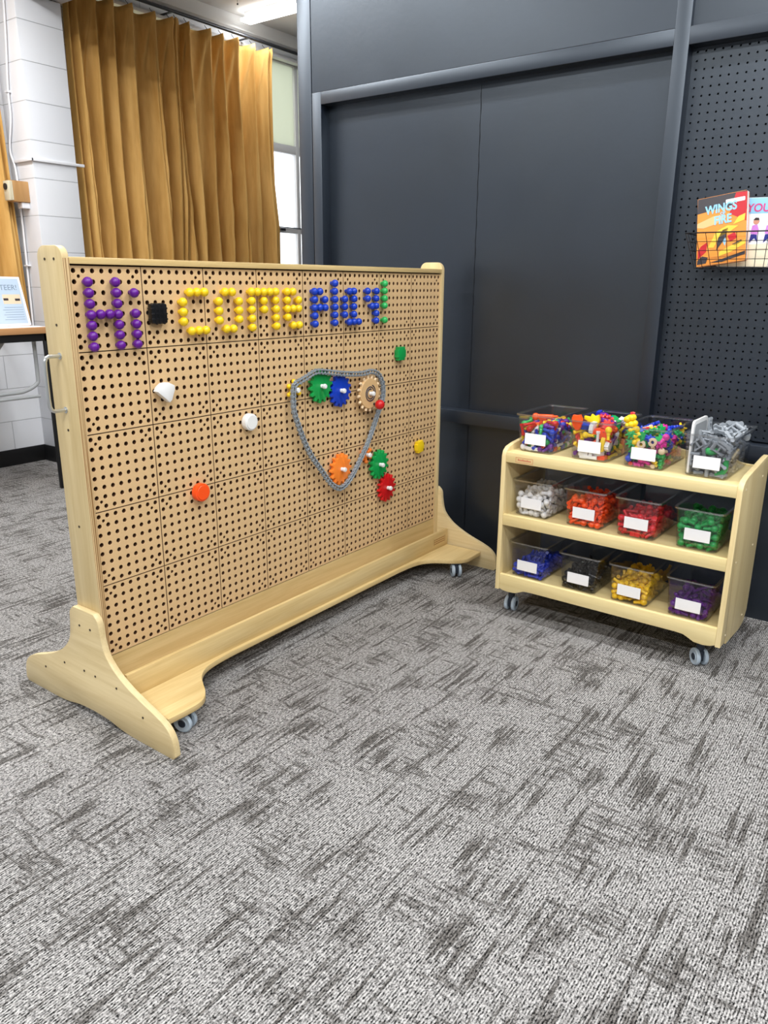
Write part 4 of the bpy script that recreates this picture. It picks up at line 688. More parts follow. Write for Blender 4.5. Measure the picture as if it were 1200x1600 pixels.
win = MB()
fx0, fx1, fy = 2.15, 5.2, WY + 0.02
for (za, zb) in ((0.95, 1.0), (1.545, 1.585), (2.17, 2.235), (2.83, 2.86)):
    win.box((fx0, fy, za), (fx1, fy + 0.05, zb), 0.003)
for xa in (2.15, 3.16, 4.17, 5.16):
    win.box((xa, fy - 0.001, 0.95), (xa + 0.04, fy + 0.051, 2.86), 0.003)
w1 = struct('window_1', win, 'window_white')
MB().box((fx0, fy + 0.02, 2.235), (fx1, fy + 0.03, 2.83)).build('transom_panel', 'transom_panel', w1)
MB().box((fx0, fy + 0.022, 1.0), (fx1, fy + 0.026, 2.17)).build('window_pane', 'window_glass', w1)
MB().box((fx0, fy - 0.006, 1.585), (fx1, fy, 1.592), 0.001).box((3.93, fy - 0.03, 1.555), (3.99, fy, 1.58), 0.004).build('window_latch', 'rod_dark', w1)
struct('trim_2', MB().box((1.93, WY - 0.05, 2.94), (7, WY, 3.03), 0.004), 'ceiling_paint')

struct('wall_left', MB().box((-4.7, -5, 0), (-4.6, 3.25, 3.03)), 'pale_grey_wall')
struct('wall_front', MB().box((-4.6, -5.0, 0), (7, -4.9, 3.03)), 'grey_wall')
struct('wall_far', MB().box((6.9, -4.9, 0), (7, WY, 3.03)), 'white_block')

# dark partition
PX = 1.765
YE = -2.7
ptn = struct('wall_right', MB().box((1.782, YE, 0), (1.86, 0.83, 2.675)), 'dark_paint')
MB().box((PX, -0.784, 0), (1.782, -0.0565, 1.90)).box((PX, -0.0585, 0), (1.782, 0.75, 1.90)).build('flat_panel', 'dark_paint', ptn)
MB().box((PX, YE, 0), (1.782, -0.833, 0.60)).build('lower_panel', 'dark_paint', ptn)
MB().box((1.7125, -0.785, 1.9255), (1.782, 0.749, 2.675)).build('upper_panel', 'dark_paint', ptn)
MB().box((1.733, YE, 1.9255), (1.782, -0.832, 2.675)).build('upper_panel', 'dark_paint', ptn)
MB().tube([(PX - 0.0004, -0.058 + 0.003 * math.sin(k * 2.1), 1.865 - k * 0.035) for k in range(24)], 0.0007, 5).build('panel_seam', 'seam_paint', ptn)
struct('trim_3', MB().box((1.712, 0.7535, 0), (1.782, 0.83, 2.675), 0.003), 'dark_frame')
struct('trim_4', MB().box((1.71, 0.698, 0), (1.782, 0.7485, 1.924), 0.0015), 'dark_frame')
struct('trim_5', MB().box((1.71, -0.833, 0), (1.782, -0.785, 2.675), 0.0015), 'dark_frame')
struct('trim_6', MB().box((1.71, -0.785, 1.875), (1.782, 0.698, 1.924), 0.0015), 'dark_frame')
struct('trim_7', MB().box((1.71, YE, 1.872), (1.782, -0.833, 1.924), 0.0015), 'dark_frame')
struct('trim_8', MB().box((1.71, -0.785, 0.579), (1.765, 0.698, 0.632), 0.002), 'dark_frame')
struct('trim_9', MB().box((1.71, YE, 0.579), (1.765, -0.833, 0.632), 0.002), 'dark_frame')


def ring_cell(bm, cx, cy, h, r, seg, mk):
    """square cell with a round hole, built of quads; mk(u,v,depth) -> vertex"""
    n = seg
    out_, inn, back = [], [], []
    for i in range(n):
        a = 2 * PI * (i + 0.5) / n if n == 4 else 2 * PI * i / n + PI / 4
        c, s = math.cos(a), math.sin(a)
        k = h / max(abs(c), abs(s))
        out_.append(mk(cx + c * k, cy + s * k, 0))
        inn.append(mk(cx + c * r, cy + s * r, 0))
        back.append(mk(cx + c * r, cy + s * r, 1))
    for i in range(n):
        j = (i + 1) % n
        bm.faces.new((out_[i], out_[j], inn[j], inn[i]))
        bm.faces.new((inn[i], inn[j], back[j], back[i]))


pb = MB()
P_ = 0.0257
ny, nz = 42, 48
y0p, z0p = -0.8495, 1.8585


def mkp(u, v, d):
    return pb.bm.verts.new((1.7585 + 0.004 * d, u, v))


for i in range(ny):
    for j in range(nz):
        ring_cell(pb.bm, y0p - i * P_, z0p - j * P_, P_ / 2, 0.0034, 8, mkp)
bmesh.ops.remove_doubles(pb.bm, verts=pb.bm.verts, dist=1e-5)
bmesh.ops.recalc_face_normals(pb.bm, faces=pb.bm.faces)
pb.box((1.7585, y0p + P_ / 2, 0.60), (1.763, -0.8331, 1.88))
pbo = pb.build('perforated_panel', 'dark_paint', ptn)


# ================================================================ ACTIVITY BOARD TROLLEY
board = tag(empty('activity_board', (0.8, 0.043, 0)),
            'large birch-plywood peg wall on casters with perforated tan tiles, standing on the carpet', 'activity board')
BI = Matrix.Translation((-0.8, -0.043, 0))


def bpart(mb, name, m):
    o = mb.build(name, m, board)
    o.data.transform(BI)
    return o


half = [(-0.003, 0.315), (-0.020, 0.297), (-0.025, 0.262), (-0.037, 0.213), (-0.072, 0.174), (-0.118, 0.146), (-0.170, 0.124),
        (-0.228, 0.104), (-0.270, 0.084), (-0.293, 0.053), (-0.299, 0.010)]
ft = [(y, z) for y, z in smooth_line(half, 4)]
ft += [(-0.290, 0.0), (-0.13, 0.0)]
bot = smooth_line([(-0.13, 0.0), (-0.08, 0.004), (-0.02, 0.014), (0.043, 0.017)], 4)[1:]
ft += bot
full = ft + [(0.086 - y, z) for y, z in ft[::-1][1:]]
top = [(0.043, 0.316)]
foot_out = full + top


def screws(parent, pts, x, sgn, m='screw_dark', r=0.0032):
    for (y, z) in pts:
        o = MB().cyl((x, y, z), (x + sgn * 0.0012, y, z), r, 10).build('screw', m, parent)
        o.data.transform(BI)


for sgn, x0, x1 in ((-1, -0.036, -0.0182), (1, 1.6182, 1.636)):
    o = bpart(MB().prism(foot_out, 0, x0, x1, 0.0015), 'foot', 'ply_side')
    xo = x0 if sgn < 0 else x1
    screws(o, [(0.065, 0.267), (0.017, 0.267), (0.266, 0.081), (0.162, 0.127), (0.067, 0.132), (0.017, 0.131), (-0.076, 0.127), (-0.180, 0.079)],
           xo, sgn)
    pin = (-0.018, 0.0) if sgn < 0 else (1.6, 1.618)
    post = rrect(-0.008, 0.082, 0.094, 1.223, (0, 0, 0.028, 0.028), 7)
    p = bpart(MB().prism(post, 0, pin[0], pin[1], 0.0012), 'side_post', 'ply_face')
    xo = pin[0] if sgn < 0 else pin[1]
    screws(p, [(0.043, 1.044), (0.043, 0.792), (0.043, 0.542), (0.062, 1.193), (0.024, 1.193)], xo, sgn)
    # pull handle
    hp = [(0, 0), (-0.030, 0), (-0.037, -0.003), (-0.041, -0.012), (-0.042, -0.03), (-0.042, -0.100), (-0.041, -0.118), (-0.037, -0.127), (-0.030, -0.130), (0, -0.130)]
    hd = MB().tube([(xo - sgn * a, 0.043, 0.972 + b) for a, b in hp], 0.0048, 10)
    for zz in (0.972, 0.842):
        hd.cyl((xo, 0.043, zz), (xo + sgn * 0.002, 0.043, zz), 0.008, 14)
    o = bpart(hd, 'handle', 'steel')
    o['label'] = 'satin metal pull handle'

# ply layer edge seen at the front of the left post
bpart(MB().box((-0.0175, -0.0086, 0.19), (-0.0005, -0.0080, 1.195)), 'edge_banding', 'ply_layers')
o = bpart(MB().box((0.0, -0.008, 1.1825), (1.6, 0.094, 1.198), 0.0012), 'top_rail', 'ply_x')
bpart(MB().box((0.0, 0.088, 0.06), (1.6, 0.094, 1.1825)), 'back_panel', 'ply_face')
bpart(MB().box((0.0, 0.0, 0.0765), (1.6, 0.012, 0.1785)), 'lower_rail', 'ply_x')
bpart(MB().box((0.0, 0.040, 0.0765), (1.6, 0.046, 1.182)), 'shade_sheet', 'tile_shade')  # added dark sheet standing for the shade inside the hollow board
tf = bpart(MB().box((0.0, -0.072, 0.0765), (1.6, -0.060, 0.147), 0.0012), 'tray_front', 'ply_x')
mk = MB()
for i in range(3):
    mk.box((1.50, -0.0724, 0.100 + i * 0.009), (1.575, -0.0719, 0.1025 + i * 0.009))
mk.box((1.495, -0.0724, 0.096), (1.4965, -0.0719, 0.124)).box((1.5785, -0.0724, 0.096), (1.58, -0.0719, 0.124))
o = mk.build('burned_mark', 'burn_mark', tf)
o.data.transform(BI)
sh = [(0.0, -0.234), (0.070, -0.236), (0.105, -0.233), (0.132, -0.220), (0.155, -0.196), (0.175, -0.165), (0.200, -0.130), (0.235, -0.103),
      (0.285, -0.089), (0.36, -0.083)]
sc = smooth_line(sh, 5)
outl = sc + [(1.6 - x, y) for x, y in sc[::-1]]
shelf_pts = outl + [(1.6, 0.32), (1.25, 0.32), (1.2, 0.17), (0.4, 0.17), (0.35, 0.32), (0.0, 0.32)]
bpart(MB().prism(shelf_pts, 2, 0.060, 0.0765, 0.0012), 'base_shelf', 'ply_x')


# perforated tiles: one mesh, forty copies
def tile_mesh():
    T = 0.1974
    g = 0.0013
    holes = []
    for i in range(8):
        for j in range(8):
            holes.append(((i + 0.5) * 0.025, (j + 0.5) * 0.025, 0.0057, 16))
    for a in (0.025, 0.175):
        for b in (0.025, 0.175):
            holes.append((a, b, 0.0042, 12))
    vs = [Vector((g, g)), Vector((g + T, g)), Vector((g + T, g + T)), Vector((g, g + T))]
    loops = [[0, 1, 2, 3]]
    ch = 0.0008
    for cx, cy, r, n in holes:
        s = len(vs)
        for k in range(n):
            a = 2 * PI * k / n
            vs.append(Vector((cx + (r + ch) * math.cos(a), cy + (r + ch) * math.sin(a))))
        loops.append(list(range(s, s + n)))
    edges = []
    for lp in loops:
        edges += [(lp[i], lp[(i + 1) % len(lp)]) for i in range(len(lp))]
    ov, oe, of, _, _, _ = delaunay_2d_cdt(vs, edges, [], 1, 1e-7)
    bm = bmesh.new()
    bv = [bm.verts.new((v.x, 0.0, v.y)) for v in ov]
    hs = [(cx, cy, (r + ch) * 0.9) for cx, cy, r, n in holes]
    grid = {}
    for f in of:
        c = sum((ov[i] for i in f), Vector((0, 0))) / len(f)
        if any((c.x - x) ** 2 + (c.y - y) ** 2 < rr * rr for x, y, rr in hs):
            continue
        bm.faces.new([bv[i] for i in f])
    # chamfer and bore of every hole
    for cx, cy, r, n in holes:
        a_, b_, c_ = [], [], []
        for k in range(n):
            a = 2 * PI * k / n
            ca, sa = math.cos(a), math.sin(a)
            a_.append(bm.verts.new((cx + (r + ch) * ca, 0, cy + (r + ch) * sa)))
            b_.append(bm.verts.new((cx + r * ca, 0.0008, cy + r * sa)))
            c_.append(bm.verts.new((cx + r * ca, 0.012, cy + r * sa)))
        for k in range(n):
            j = (k + 1) % n
            bm.faces.new((a_[k], a_[j], b_[j], b_[k]))
            f = bm.faces.new((b_[k], b_[j], c_[j], c_[k]))
            f.material_index = 1  # hole shade painted on the bore wall
    # outer edges
    q = [(g, g), (g + T, g), (g + T, g + T), (g, g + T)]
    for i in range(4):
        a, b = q[i], q[(i + 1) % 4]
        f = bm.faces.new([bm.verts.new((a[0], 0, a[1])), bm.verts.new((b[0], 0, b[1])), bm.verts.new((b[0], 0.012, b[1])), bm.verts.new((a[0], 0.012, a[1]))])
        f.material_index = 1  # edge darkened to paint the shade in the gap between tiles
    bmesh.ops.remove_doubles(bm, verts=bm.verts, dist=2e-6)
    bmesh.ops.recalc_face_normals(bm, faces=bm.faces)
    me = bpy.data.meshes.new('peg_tile')
    bm.to_mesh(me)
    bm.free()
    me.materials.append(MATS['tile_board'])
    me.materials.append(MATS['tile_shade'])
    return me


tme = tile_mesh()
# make sure the front faces look towards -y
for p_ in tme.polygons:
    if abs(p_.normal.y) > 0.99 and p_.normal.y > 0 and p_.center.y < 0.0001:
        tme.flip_normals()
        break
for r_ in range(5):
    for c_ in range(8):
        link_mesh('peg_tile', tme, board, Matrix.Translation((c_ * 0.2 - 0.8, -0.043, 0.18 + r_ * 0.2)))


def make_caster(parent, x, y, rot, z0=0.0, r=0.0265, top=0.058):
    c = empty('caster', (x, y, z0))
    c.rotation_euler = (0, 0, rot)
    c.parent = parent
    MB().cyl((0, 0, r * 1.7), (0, 0, top), 0.012, 12).box((-0.020, -0.014, top - 0.003), (0.020, 0.014, top)).box((-0.007, -0.016, 0.016), (0.007, 0.016, r * 2 - 0.004), 0.003).build('caster_fork', 'caster_dark', c)
    for s in (-1, 1):
        wh = MB().lathe([(0.0, 0.0), (0.0125, 0.0), (0.0135, 0.002), (r - 0.003, 0.0), (r, 0.003), (r, 0.010), (r - 0.002, 0.012), (0, 0.012)], 24,
                        Matrix.Translation((s * 0.0195, 0, r)) @ Matrix.Rotation(-s * PI / 2, 4, 'Y')).build('wheel', 'caster_tyre', c)
        MB().lathe([(0.0, -0.001), (0.010, -0.001), (0.012, 0.0012), (0, 0.0013)], 18,
                   Matrix.Translation((s * 0.0200, 0, r)) @ Matrix.Rotation(-s * PI / 2, 4, 'Y')).build('hub', 'caster_dark', wh)
    return c


for (x, y, rt) in ((0.075, -0.205, 0.35), (1.468, -0.198, -0.80), (0.08, 0.285, 0.4), (1.50, 0.285, 1.0)):
    make_caster(board, x - 0.8, y - 0.043, rt, 0, 0.0265, 0.060)


# ================================================================ PEGS ON THE BOARD
def peg_mesh(name, seg=14, R=0.0107, scale=1.0):
    pr = [(0.0, -0.017), (0.0026, -0.017), (0.0026, -0.0215), (0.0048, -0.0215), (0.0050, -0.020), (0.0048, -0.007), (0.0062, -0.0065),
          (0.0062, -0.0015), (0.0052, -0.001)]
    for k in range(1, 10):
        a = -PI / 2 + 0.56 + (PI - 0.56) * k / 9.0
        pr.append((max(R * math.cos(a), 0.0), 0.009 + R * math.sin(a)))
    pr[-1] = (0.0, 0.009 + R)
    pr = [(r_ * scale, z_ * scale) for r_, z_ in pr]
    return MB().lathe(pr, seg).mesh(name, None, 40)


def coloured(me, colour):
    c = me.copy()
    c.materials.clear()
    c.materials.append(MATS[colour])
    return c


PEG = peg_mesh('peg', 16, scale=1.03)
ROT_PEG = Matrix.Rotation(PI / 2, 4, 'X')      # local +z towards the viewer side (-y)
ORD = ['topmost', 'second from the top', 'third from the top', 'fourth from the top', 'fifth from the top', 'sixth from the top', 'lowest']


def hole(c, r):
    return (c + 0.5) * 0.025, 1.18 - (r + 0.5) * 0.025


def ordv(i, n):
    if n == 1:
        return 'single'
    return 'lowest' if i == n - 1 else ORD[i]


def ordh(i, n):
    if n == 1:
        return 'single'
    if n == 2:
        return ('left', 'right')[i]
    if n == 3:
        return ('left', 'middle', 'right')[i]
    return ('leftmost', 'second', 'third', 'fourth', 'rightmost')[i if i < n - 1 else 4]


V = 'v'
H_ = 'h'
STROKES = [
    ('purple', 'left upright of the H', V, [(1, r) for r in range(1, 8)]),
    ('purple', 'crossbar of the H', H_, [(2, 4), (3, 4)]),
    ('purple', 'right upright of the H', V, [(4, r) for r in range(1, 8)]),
    ('purple', 'dot of the i', V, [(6, 2)]),
    ('purple', 'stem of the i', V, [(6, r) for r in range(4, 8)]),
    ('yellow', 'top row of the letter C', H_, [(13, 2), (14, 2), (15, 2)]),
    ('yellow', 'left side of the letter C', V, [(12, 3), (12, 4), (12, 5)]),
    ('yellow', 'bottom row of the letter C', H_, [(13, 6), (14, 6), (15, 6)]),
    ('yellow', 'top of the letter O', H_, [(18, 2), (19, 2)]),
    ('yellow', 'left side of the letter O', V, [(17, 3), (17, 4), (17, 5)]),
    ('yellow', 'right side of the letter O', V, [(20, 3), (20, 4), (20, 5)]),
    ('yellow', 'bottom of the letter O', H_, [(18, 6), (19, 6)]),
    ('yellow', 'top row of the letter M', H_, [(c, 2) for c in range(22, 27)]),
    ('yellow', 'left leg of the letter M', V, [(22, r) for r in range(3, 7)]),
    ('yellow', 'middle leg of the letter M', V, [(24, 3), (24, 4)]),
    ('yellow', 'right leg of the letter M', V, [(26, r) for r in range(3, 7)]),
    ('yellow', 'left side of the yellow letter P', V, [(28, 2), (28, 3), (28, 4), (28, 5)]),
    ('yellow', 'top right of the yellow letter P', H_, [(29, 2)]),
    ('yellow', 'upper right bend of the yellow letter P', H_, [(30, 3)]),
    ('yellow', 'middle row of the yellow letter P', H_, [(29, 4), (30, 4)]),
    ('yellow', 'bottom row of the yellow letter P', H_, [(29, 6), (30, 6)]),
    ('blue', 'left side of the first blue letter', V, [(33, r) for r in range(2, 7)]),
    ('blue', 'top row of the first blue letter', H_, [(34, 2)]),
    ('blue', 'upper bend of the first blue letter', H_, [(35, 3)]),
    ('blue', 'middle row of the first blue letter', H_, [(34, 4), (35, 4)]),
    ('blue', 'left upright of the blue letter N', V, [(37, r) for r in range(1, 7)]),
    ('blue', 'middle upright of the blue letter N', V, [(39, 3), (39, 4), (39, 5)]),
    ('blue', 'top row of the blue letter N', H_, [(40, 2), (41, 2)]),
    ('blue', 'right upright of the blue letter N', V, [(41, 3), (41, 4), (41, 5)]),
    ('blue', 'bottom row of the blue letter N', H_, [(40, 6), (41, 6), (42, 6)]),
    ('blue', 'left arm of the letter Y', V, [(44, 2), (44, 3)]),
    ('blue', 'inner joint of the letter Y', V, [(45, 4)]),
    ('blue', 'right upright of the letter Y', V, [(46, r) for r in range(2, 7)]),
    ('pale_green', 'upright of the exclamation mark', V, [(48, r) for r in range(1, 5)]),
    ('pale_green', 'dot of the exclamation mark', V, [(48, 6)]),
]
GRP = {'purple': 'purple pegs spelling HI', 'yellow': 'yellow pegs spelling COMP', 'blue': 'blue pegs spelling ANY',
       'pale_green': 'green pegs of the exclamation mark'}
PEG_BIG = peg_mesh('peg', 20, 0.0119, 1.0)
peg_me = {k: coloured(PEG_BIG, k) for k in GRP}
for colr, stroke, dr, pts in STROKES:
    for i, (c, r) in enumerate(pts):
        x, z = hole(c, r)
        jit = Matrix.Rotation(random.uniform(-0.05, 0.05), 4, 'X') @ Matrix.Rotation(random.uniform(-0.05, 0.05), 4, 'Y')
        o = link_mesh('peg', peg_me[colr], None, Matrix.Translation((x, -0.0068 + random.uniform(-0.0012, 0.0006), z)) @ jit @ ROT_PEG)
        od = ordv(i, len(pts)) if dr == V else ordh(i, len(pts))
        cn = 'green' if colr == 'pale_green' else colr
        if len(pts) == 1:
            tag(o, '%s round peg forming the %s' % (cn, stroke), 'peg', GRP[colr])
        else:
            tag(o, '%s round peg, %s in the %s' % (cn, od, stroke), 'peg', GRP[colr])


# ---------------------------------------------------------------- shaped blocks plugged into the board
def stub(mb, x, z, y0=0.0):
    mb.cyl((x, y0 - 0.002, z), (x, y0 + 0.009, z), 0.0048, 12)


def block(outline, colour, label, cat, y1=-0.021, dots=((0, 0),), bev=0.002, name='shape_block', collar=None):
    cx = sum(p[0] for p in outline) / len(outline)
    cz = sum(p[1] for p in outline) / len(outline)
    mb = MB()
    mb.prism(outline, 1, y1, -0.0035, bev)
    if collar:
        mb.cyl((cx, -0.0035, cz), (cx, -0.0003, cz), collar, 20)
    o = mb.build(name, colour)
    for dx, dz in dots:
        sx_, sz_ = cx + dx, cz + dz
        # nearest hole
        c, r = round(sx_ / 0.025 - 0.5), round((1.18 - sz_) / 0.025 - 0.5)
        hx, hz = hole(c, r)
        m_ = MB()
        stub(m_, hx, hz, -0.0)
        m_.build('plug_stem', colour, o)
    tag(o, label, cat)
    return o


def circ(cx, cz, r, n=28):
    return [(cx + r * math.cos(2 * PI * i / n), cz + r * math.sin(2 * PI * i / n)) for i in range(n)]


sq = rrect(0.209, 1.041, 0.257, 1.090, 0.004, 3)
o = block(sq, 'black', 'square black block of ribbed plastic beside the purple letter i', 'block', -0.020, ((-0.0125, 0.0125), (0.0125, -0.0125)))
rb = MB()
for i in range(3):
    rb.box((0.218 + i * 0.0125, -0.0215, 1.0395), (0.223 + i * 0.0125, -0.0035, 1.0915), 0.001)
    rb.box((0.2075, -0.0205, 1.049 + i * 0.0135), (0.2585, -0.0035, 1.0535 + i * 0.0135), 0.001)
rb.build('rib', 'black', o)
wd = [(0.205, 0.868), (0.212, 0.879), (0.226, 0.888), (0.243, 0.889), (0.262, 0.880), (0.262, 0.868), (0.251, 0.842), (0.243, 0.836)]
block(wd, 'white', 'white wedge-shaped block on the upper left part of the peg wall', 'block', -0.024, ((0.0, 0.0),), 0.0025)
o = block(circ(0.5375, 0.7425, 0.0255), 'white', 'round white disc block left of the grey chain', 'block', -0.022, ((0, 0),), 0.002, collar=0.020)
MB().cyl((0.5375, -0.0245, 0.7425), (0.5375, -0.021, 0.7425), 0.0215, 28, 0.001).build('raised_face', 'white', o)
o = block(circ(0.3355, 0.5675, 0.0262), 'vivid_orange', 'round orange disc block low on the left half of the peg wall', 'block', -0.022, ((0, 0.0),), 0.002, collar=0.020)
MB().cyl((0.3355, -0.0245, 0.5675), (0.3355, -0.021, 0.5675), 0.0215, 28, 0.001).build('raised_face', 'vivid_orange', o)


def toothed_square(cx, cz, h, rot, tilt=0.0):
    pts = []
    for (x, z) in ((-h, -h * .55), (-h, h * .55), (-h * .75, h * .6), (-h * .75, h), (h * .75, h), (h * .75, h * .6), (h, h * .55), (h, -h * .55), (h * .75, -h * .6), (h * .75, -h),
                   (-h * .75, -h), (-h * .75, -h * .6)):
        pts.append((cx + x * math.cos(rot) - z * math.sin(rot), cz + x * math.sin(rot) + z * math.cos(rot)))
    return pts


block(toothed_square(1.3175, 0.893, 0.0245, 0.0), 'deep_green', 'square green block near the upper right of the peg wall', 'block', -0.022, ((0, 0),), 0.0012)
block(toothed_square(1.4575, 0.517, 0.0225, 0.12), 'yellow', 'square yellow block near the right edge of the peg wall', 'block', -0.022, ((0, 0),), 0.0012)


# ---------------------------------------------------------------- gears with white axle pins
def gear_pts(r_root, r_tip, n, ph=0.0, w=0.5):
    pts = []
    for i in range(n):
        a0 = 2 * PI * i / n + ph
        da = 2 * PI / n
        for f, rr in ((-0.5 * w - 0.06, r_root), (-0.5 * w + 0.07, r_tip - 0.002), (-0.10, r_tip), (0.10, r_tip), (0.5 * w - 0.07, r_tip - 0.002), (0.5 * w + 0.06, r_root)):
            a = a0 + f * da
            pts.append((rr * math.cos(a), rr * math.sin(a)))
    return pts


def axle_pin(parent, y_in, y_out):
    """white ball-and-neck pin through the hub, into the board hole"""
    m_ = MB()
    L = Matrix.Rotation(PI / 2, 4, 'X')
    m_.lathe([(0, -0.009), (0.0046, -0.009), (0.0046, -y_in), (0.0068, -y_in + 0.0002), (0.0068, -y_in + 0.005), (0.0052, -y_in + 0.0055), (0.0052, -y_in + 0.008),
              (0.0082, -y_in + 0.0105), (0.0088, -y_in + 0.0145), (0.0070, -y_in + 0.0185), (0, -y_in + 0.020)], 16, L)
    o = m_.build('axle_pin', 'white', parent)
    o['label'] = 'white knobbed axle pin'
    return o


def gear(col_, row_, r_root, r_tip, n, colour, label, ph=0.0, y0=-0.005, y1=-0.018, name='gear_wheel'):
    x, z = hole(col_, row_)
    e = empty(name, (x, 0, z))
    tag(e, label, 'gear', 'gear wheels pinned around the grey chain')
    MB().prism(gear_pts(r_root, r_tip, n, ph), 1, y1, y0, 0.0012).cyl((0, y0 + 0.001, 0), (0, -0.0004, 0), 0.011, 18).build('toothed_disc', colour, e)
    axle_pin(e, y1, y1 - 0.02)
    return e


gear(34, 14, 0.0445, 0.0565, 14, 'deep_green', 'green toothed gear under the top run of the chain, left of the blue gear', 0.1)
gear(38, 15, 0.0445, 0.0560, 14, 'blue', 'blue toothed gear right of the upper green gear, inside the chain', 0.25)
gear(38, 26, 0.0445, 0.0560, 14, 'soft_orange', 'large orange toothed gear at the bottom loop of the chain', 0.0)
gear(47, 27, 0.0440, 0.0560, 14, 'deep_green', 'lower green toothed gear just right of the chain, above the red gear', 0.2)
gear(49, 31, 0.0405, 0.0545, 14, 'red', 'red toothed gear, lowest gear on the peg wall', 0.05)
# small flower-like gears
for (c, r, colr, lab) in ((29, 14, 'yellow', 'small yellow knobbed gear at the left corner of the chain'),
                          (44, 25, 'soft_orange', 'small orange knobbed gear touching the chain beside the lower green gear')):
    x, z = hole(c, r)
    e = tag(empty('knobbed_gear', (x, 0, z)), lab, 'gear', 'gear wheels pinned around the grey chain')
    MB().cyl((0, -0.0135, 0), (0, -0.0015, 0), 0.0135, 20, 0.001).build('hub_disc', colr, e)
    for k in range(6):
        a = PI / 6 + k * PI / 3
        kk_ = MB().cyl((0.011 * math.cos(a), -0.0085, 0.011 * math.sin(a)), (0.024 * math.cos(a), -0.0085, 0.024 * math.sin(a)), 0.0055, 12)
        kk_.sph((0.0265 * math.cos(a), -0.0100, 0.0265 * math.sin(a)), 0.0076, 12, rings=8)
        kk_.build('knob', colr, e)
    axle_pin(e, -0.0137, -0.033)
# wooden crank wheel
x, z = hole(44, 16)
e = tag(empty('crank_gear', (x, 0, z)), 'tan wooden gear with dark spiral and red crank knob inside the chain', 'gear', 'gear wheels pinned around the grey chain')
d = MB().cyl((0, -0.0285, 0), (0, -0.0165, 0), 0.0535, 48, 0.001).cyl((0, -0.0166, 0), (0, -0.0004, 0), 0.012, 18).build('wooden_disc', 'tan_wood', e)
for k in range(16):
    a = 2 * PI * k / 16 + 0.1
    MB().cyl((0.050 * math.cos(a), -0.0215, 0.050 * math.sin(a)), (0.0645 * math.cos(a), -0.0215, 0.0645 * math.sin(a)), 0.0052, 10, 0.0012).build('dowel_tooth', 'ivory', e)
sp = MB()
pts = []
for k in range(110):
    t = k / 109.0
    a = 1.2 + t * 2 * 2 * PI
    rr = 0.0150 + 0.0155 * t
    pts.append((rr * math.cos(a), -0.0287, rr * math.sin(a)))
sp.tube(pts, 0.0021, 5)
sp.build('painted_spiral', 'ink', e)
axle_pin(e, -0.0287, -0.048)
kx, kz = 0.022, -0.040
kn = MB().cyl((kx, -0.0287, kz), (kx, -0.044, kz), 0.0050, 12).build('crank_stem', 'rod_dark', e)
MB().sph((kx, -0.055, kz), 0.0175, 22, rings=14).build('crank_knob', 'red', e)['label'] = 'round red crank knob'

# ---------------------------------------------------------------- chain
cp = [(0.741, 0.842), (0.778, 0.853), (0.826, 0.868), (0.882, 0.862), (0.988, 0.847), (1.072, 0.841), (1.122, 0.844), (1.166, 0.829), (1.191, 0.793),
      (1.194, 0.752), (1.181, 0.716), (1.160, 0.685), (1.130, 0.634), (1.096, 0.581), (1.066, 0.545), (1.037, 0.512), (1.002, 0.478), (0.967, 0.457), (0.934, 0.455),
      (0.892, 0.482), (0.844, 0.538), (0.799, 0.591), (0.770, 0.637), (0.744, 0.690), (0.720, 0.750), (0.717, 0.795), (0.719, 0.822), (0.726, 0.838)]
dense = smooth_line(cp, 30, closed=True)
seglen = [math.dist(dense[i], dense[(i + 1) % len(dense)]) for i in range(len(dense))]
total = sum(seglen)
NL = 88


def along(s):
    s %= total
    for i, L_ in enumerate(seglen):
        if s <= L_:
            a, b = dense[i], dense[(i + 1) % len(dense)]
            t = s / L_
            return (a[0] + (b[0] - a[0]) * t, a[1] + (b[1] - a[1]) * t)
        s -= L_
    return dense[0]


pit = total / NL
lm = MB()
hl = pit * 0.5
for s_ in (-1, 1):
    lm.box((-hl * 0.98, -0.0058, s_ * 0.0050 - 0.0015), (hl * 0.98, 0.0058, s_ * 0.0050 + 0.0015), 0.0009, 1)
    lm.cyl((-hl * 0.8, 0, s_ * 0.0066), (-hl * 0.8, 0, s_ * 0.0094), 0.0050, 10)
    lm.cyl((hl * 0.8, 0, s_ * 0.0045), (hl * 0.8, 0, s_ * 0.0088), 0.0046, 10)
lm.cyl((hl * 0.8, 0, -0.0066), (hl * 0.8, 0, 0.0066), 0.0036, 10)
lme = lm.mesh('chain_link', 'chain_grey')
chain = tag(empty('plastic_chain', (0.95, -0.024, 0.65)), 'long grey plastic link chain looped around the gears on the peg wall', 'chain')
for k in range(NL):
    a, b = along(k * pit - 0.5 * pit), along(k * pit + 0.5 * pit)
    cxx, czz = (a[0] + b[0]) / 2, (a[1] + b[1]) / 2
    ang = math.atan2(b[1] - a[1], b[0] - a[0])
    yy = -0.0255
    x_ax = Vector((math.cos(ang), 0, math.sin(ang)))
    # the chain lies flat on edge: its two side rails face the viewer
    tw = 0.10 * math.sin(k * 0.9)
    z_ax0 = Vector((-math.sin(ang), 0, math.cos(ang)))
    y_ax0 = Vector((0, 1, 0))
    z_ax = z_ax0 * math.cos(tw) + y_ax0 * math.sin(tw)
    y_ax = z_ax.cross(x_ax)
    link_mesh('chain_link', lme, chain, basis(Vector((cxx, yy, czz)) - Vector((0.95, -0.024, 0.65)), x_ax, y_ax, z_ax))

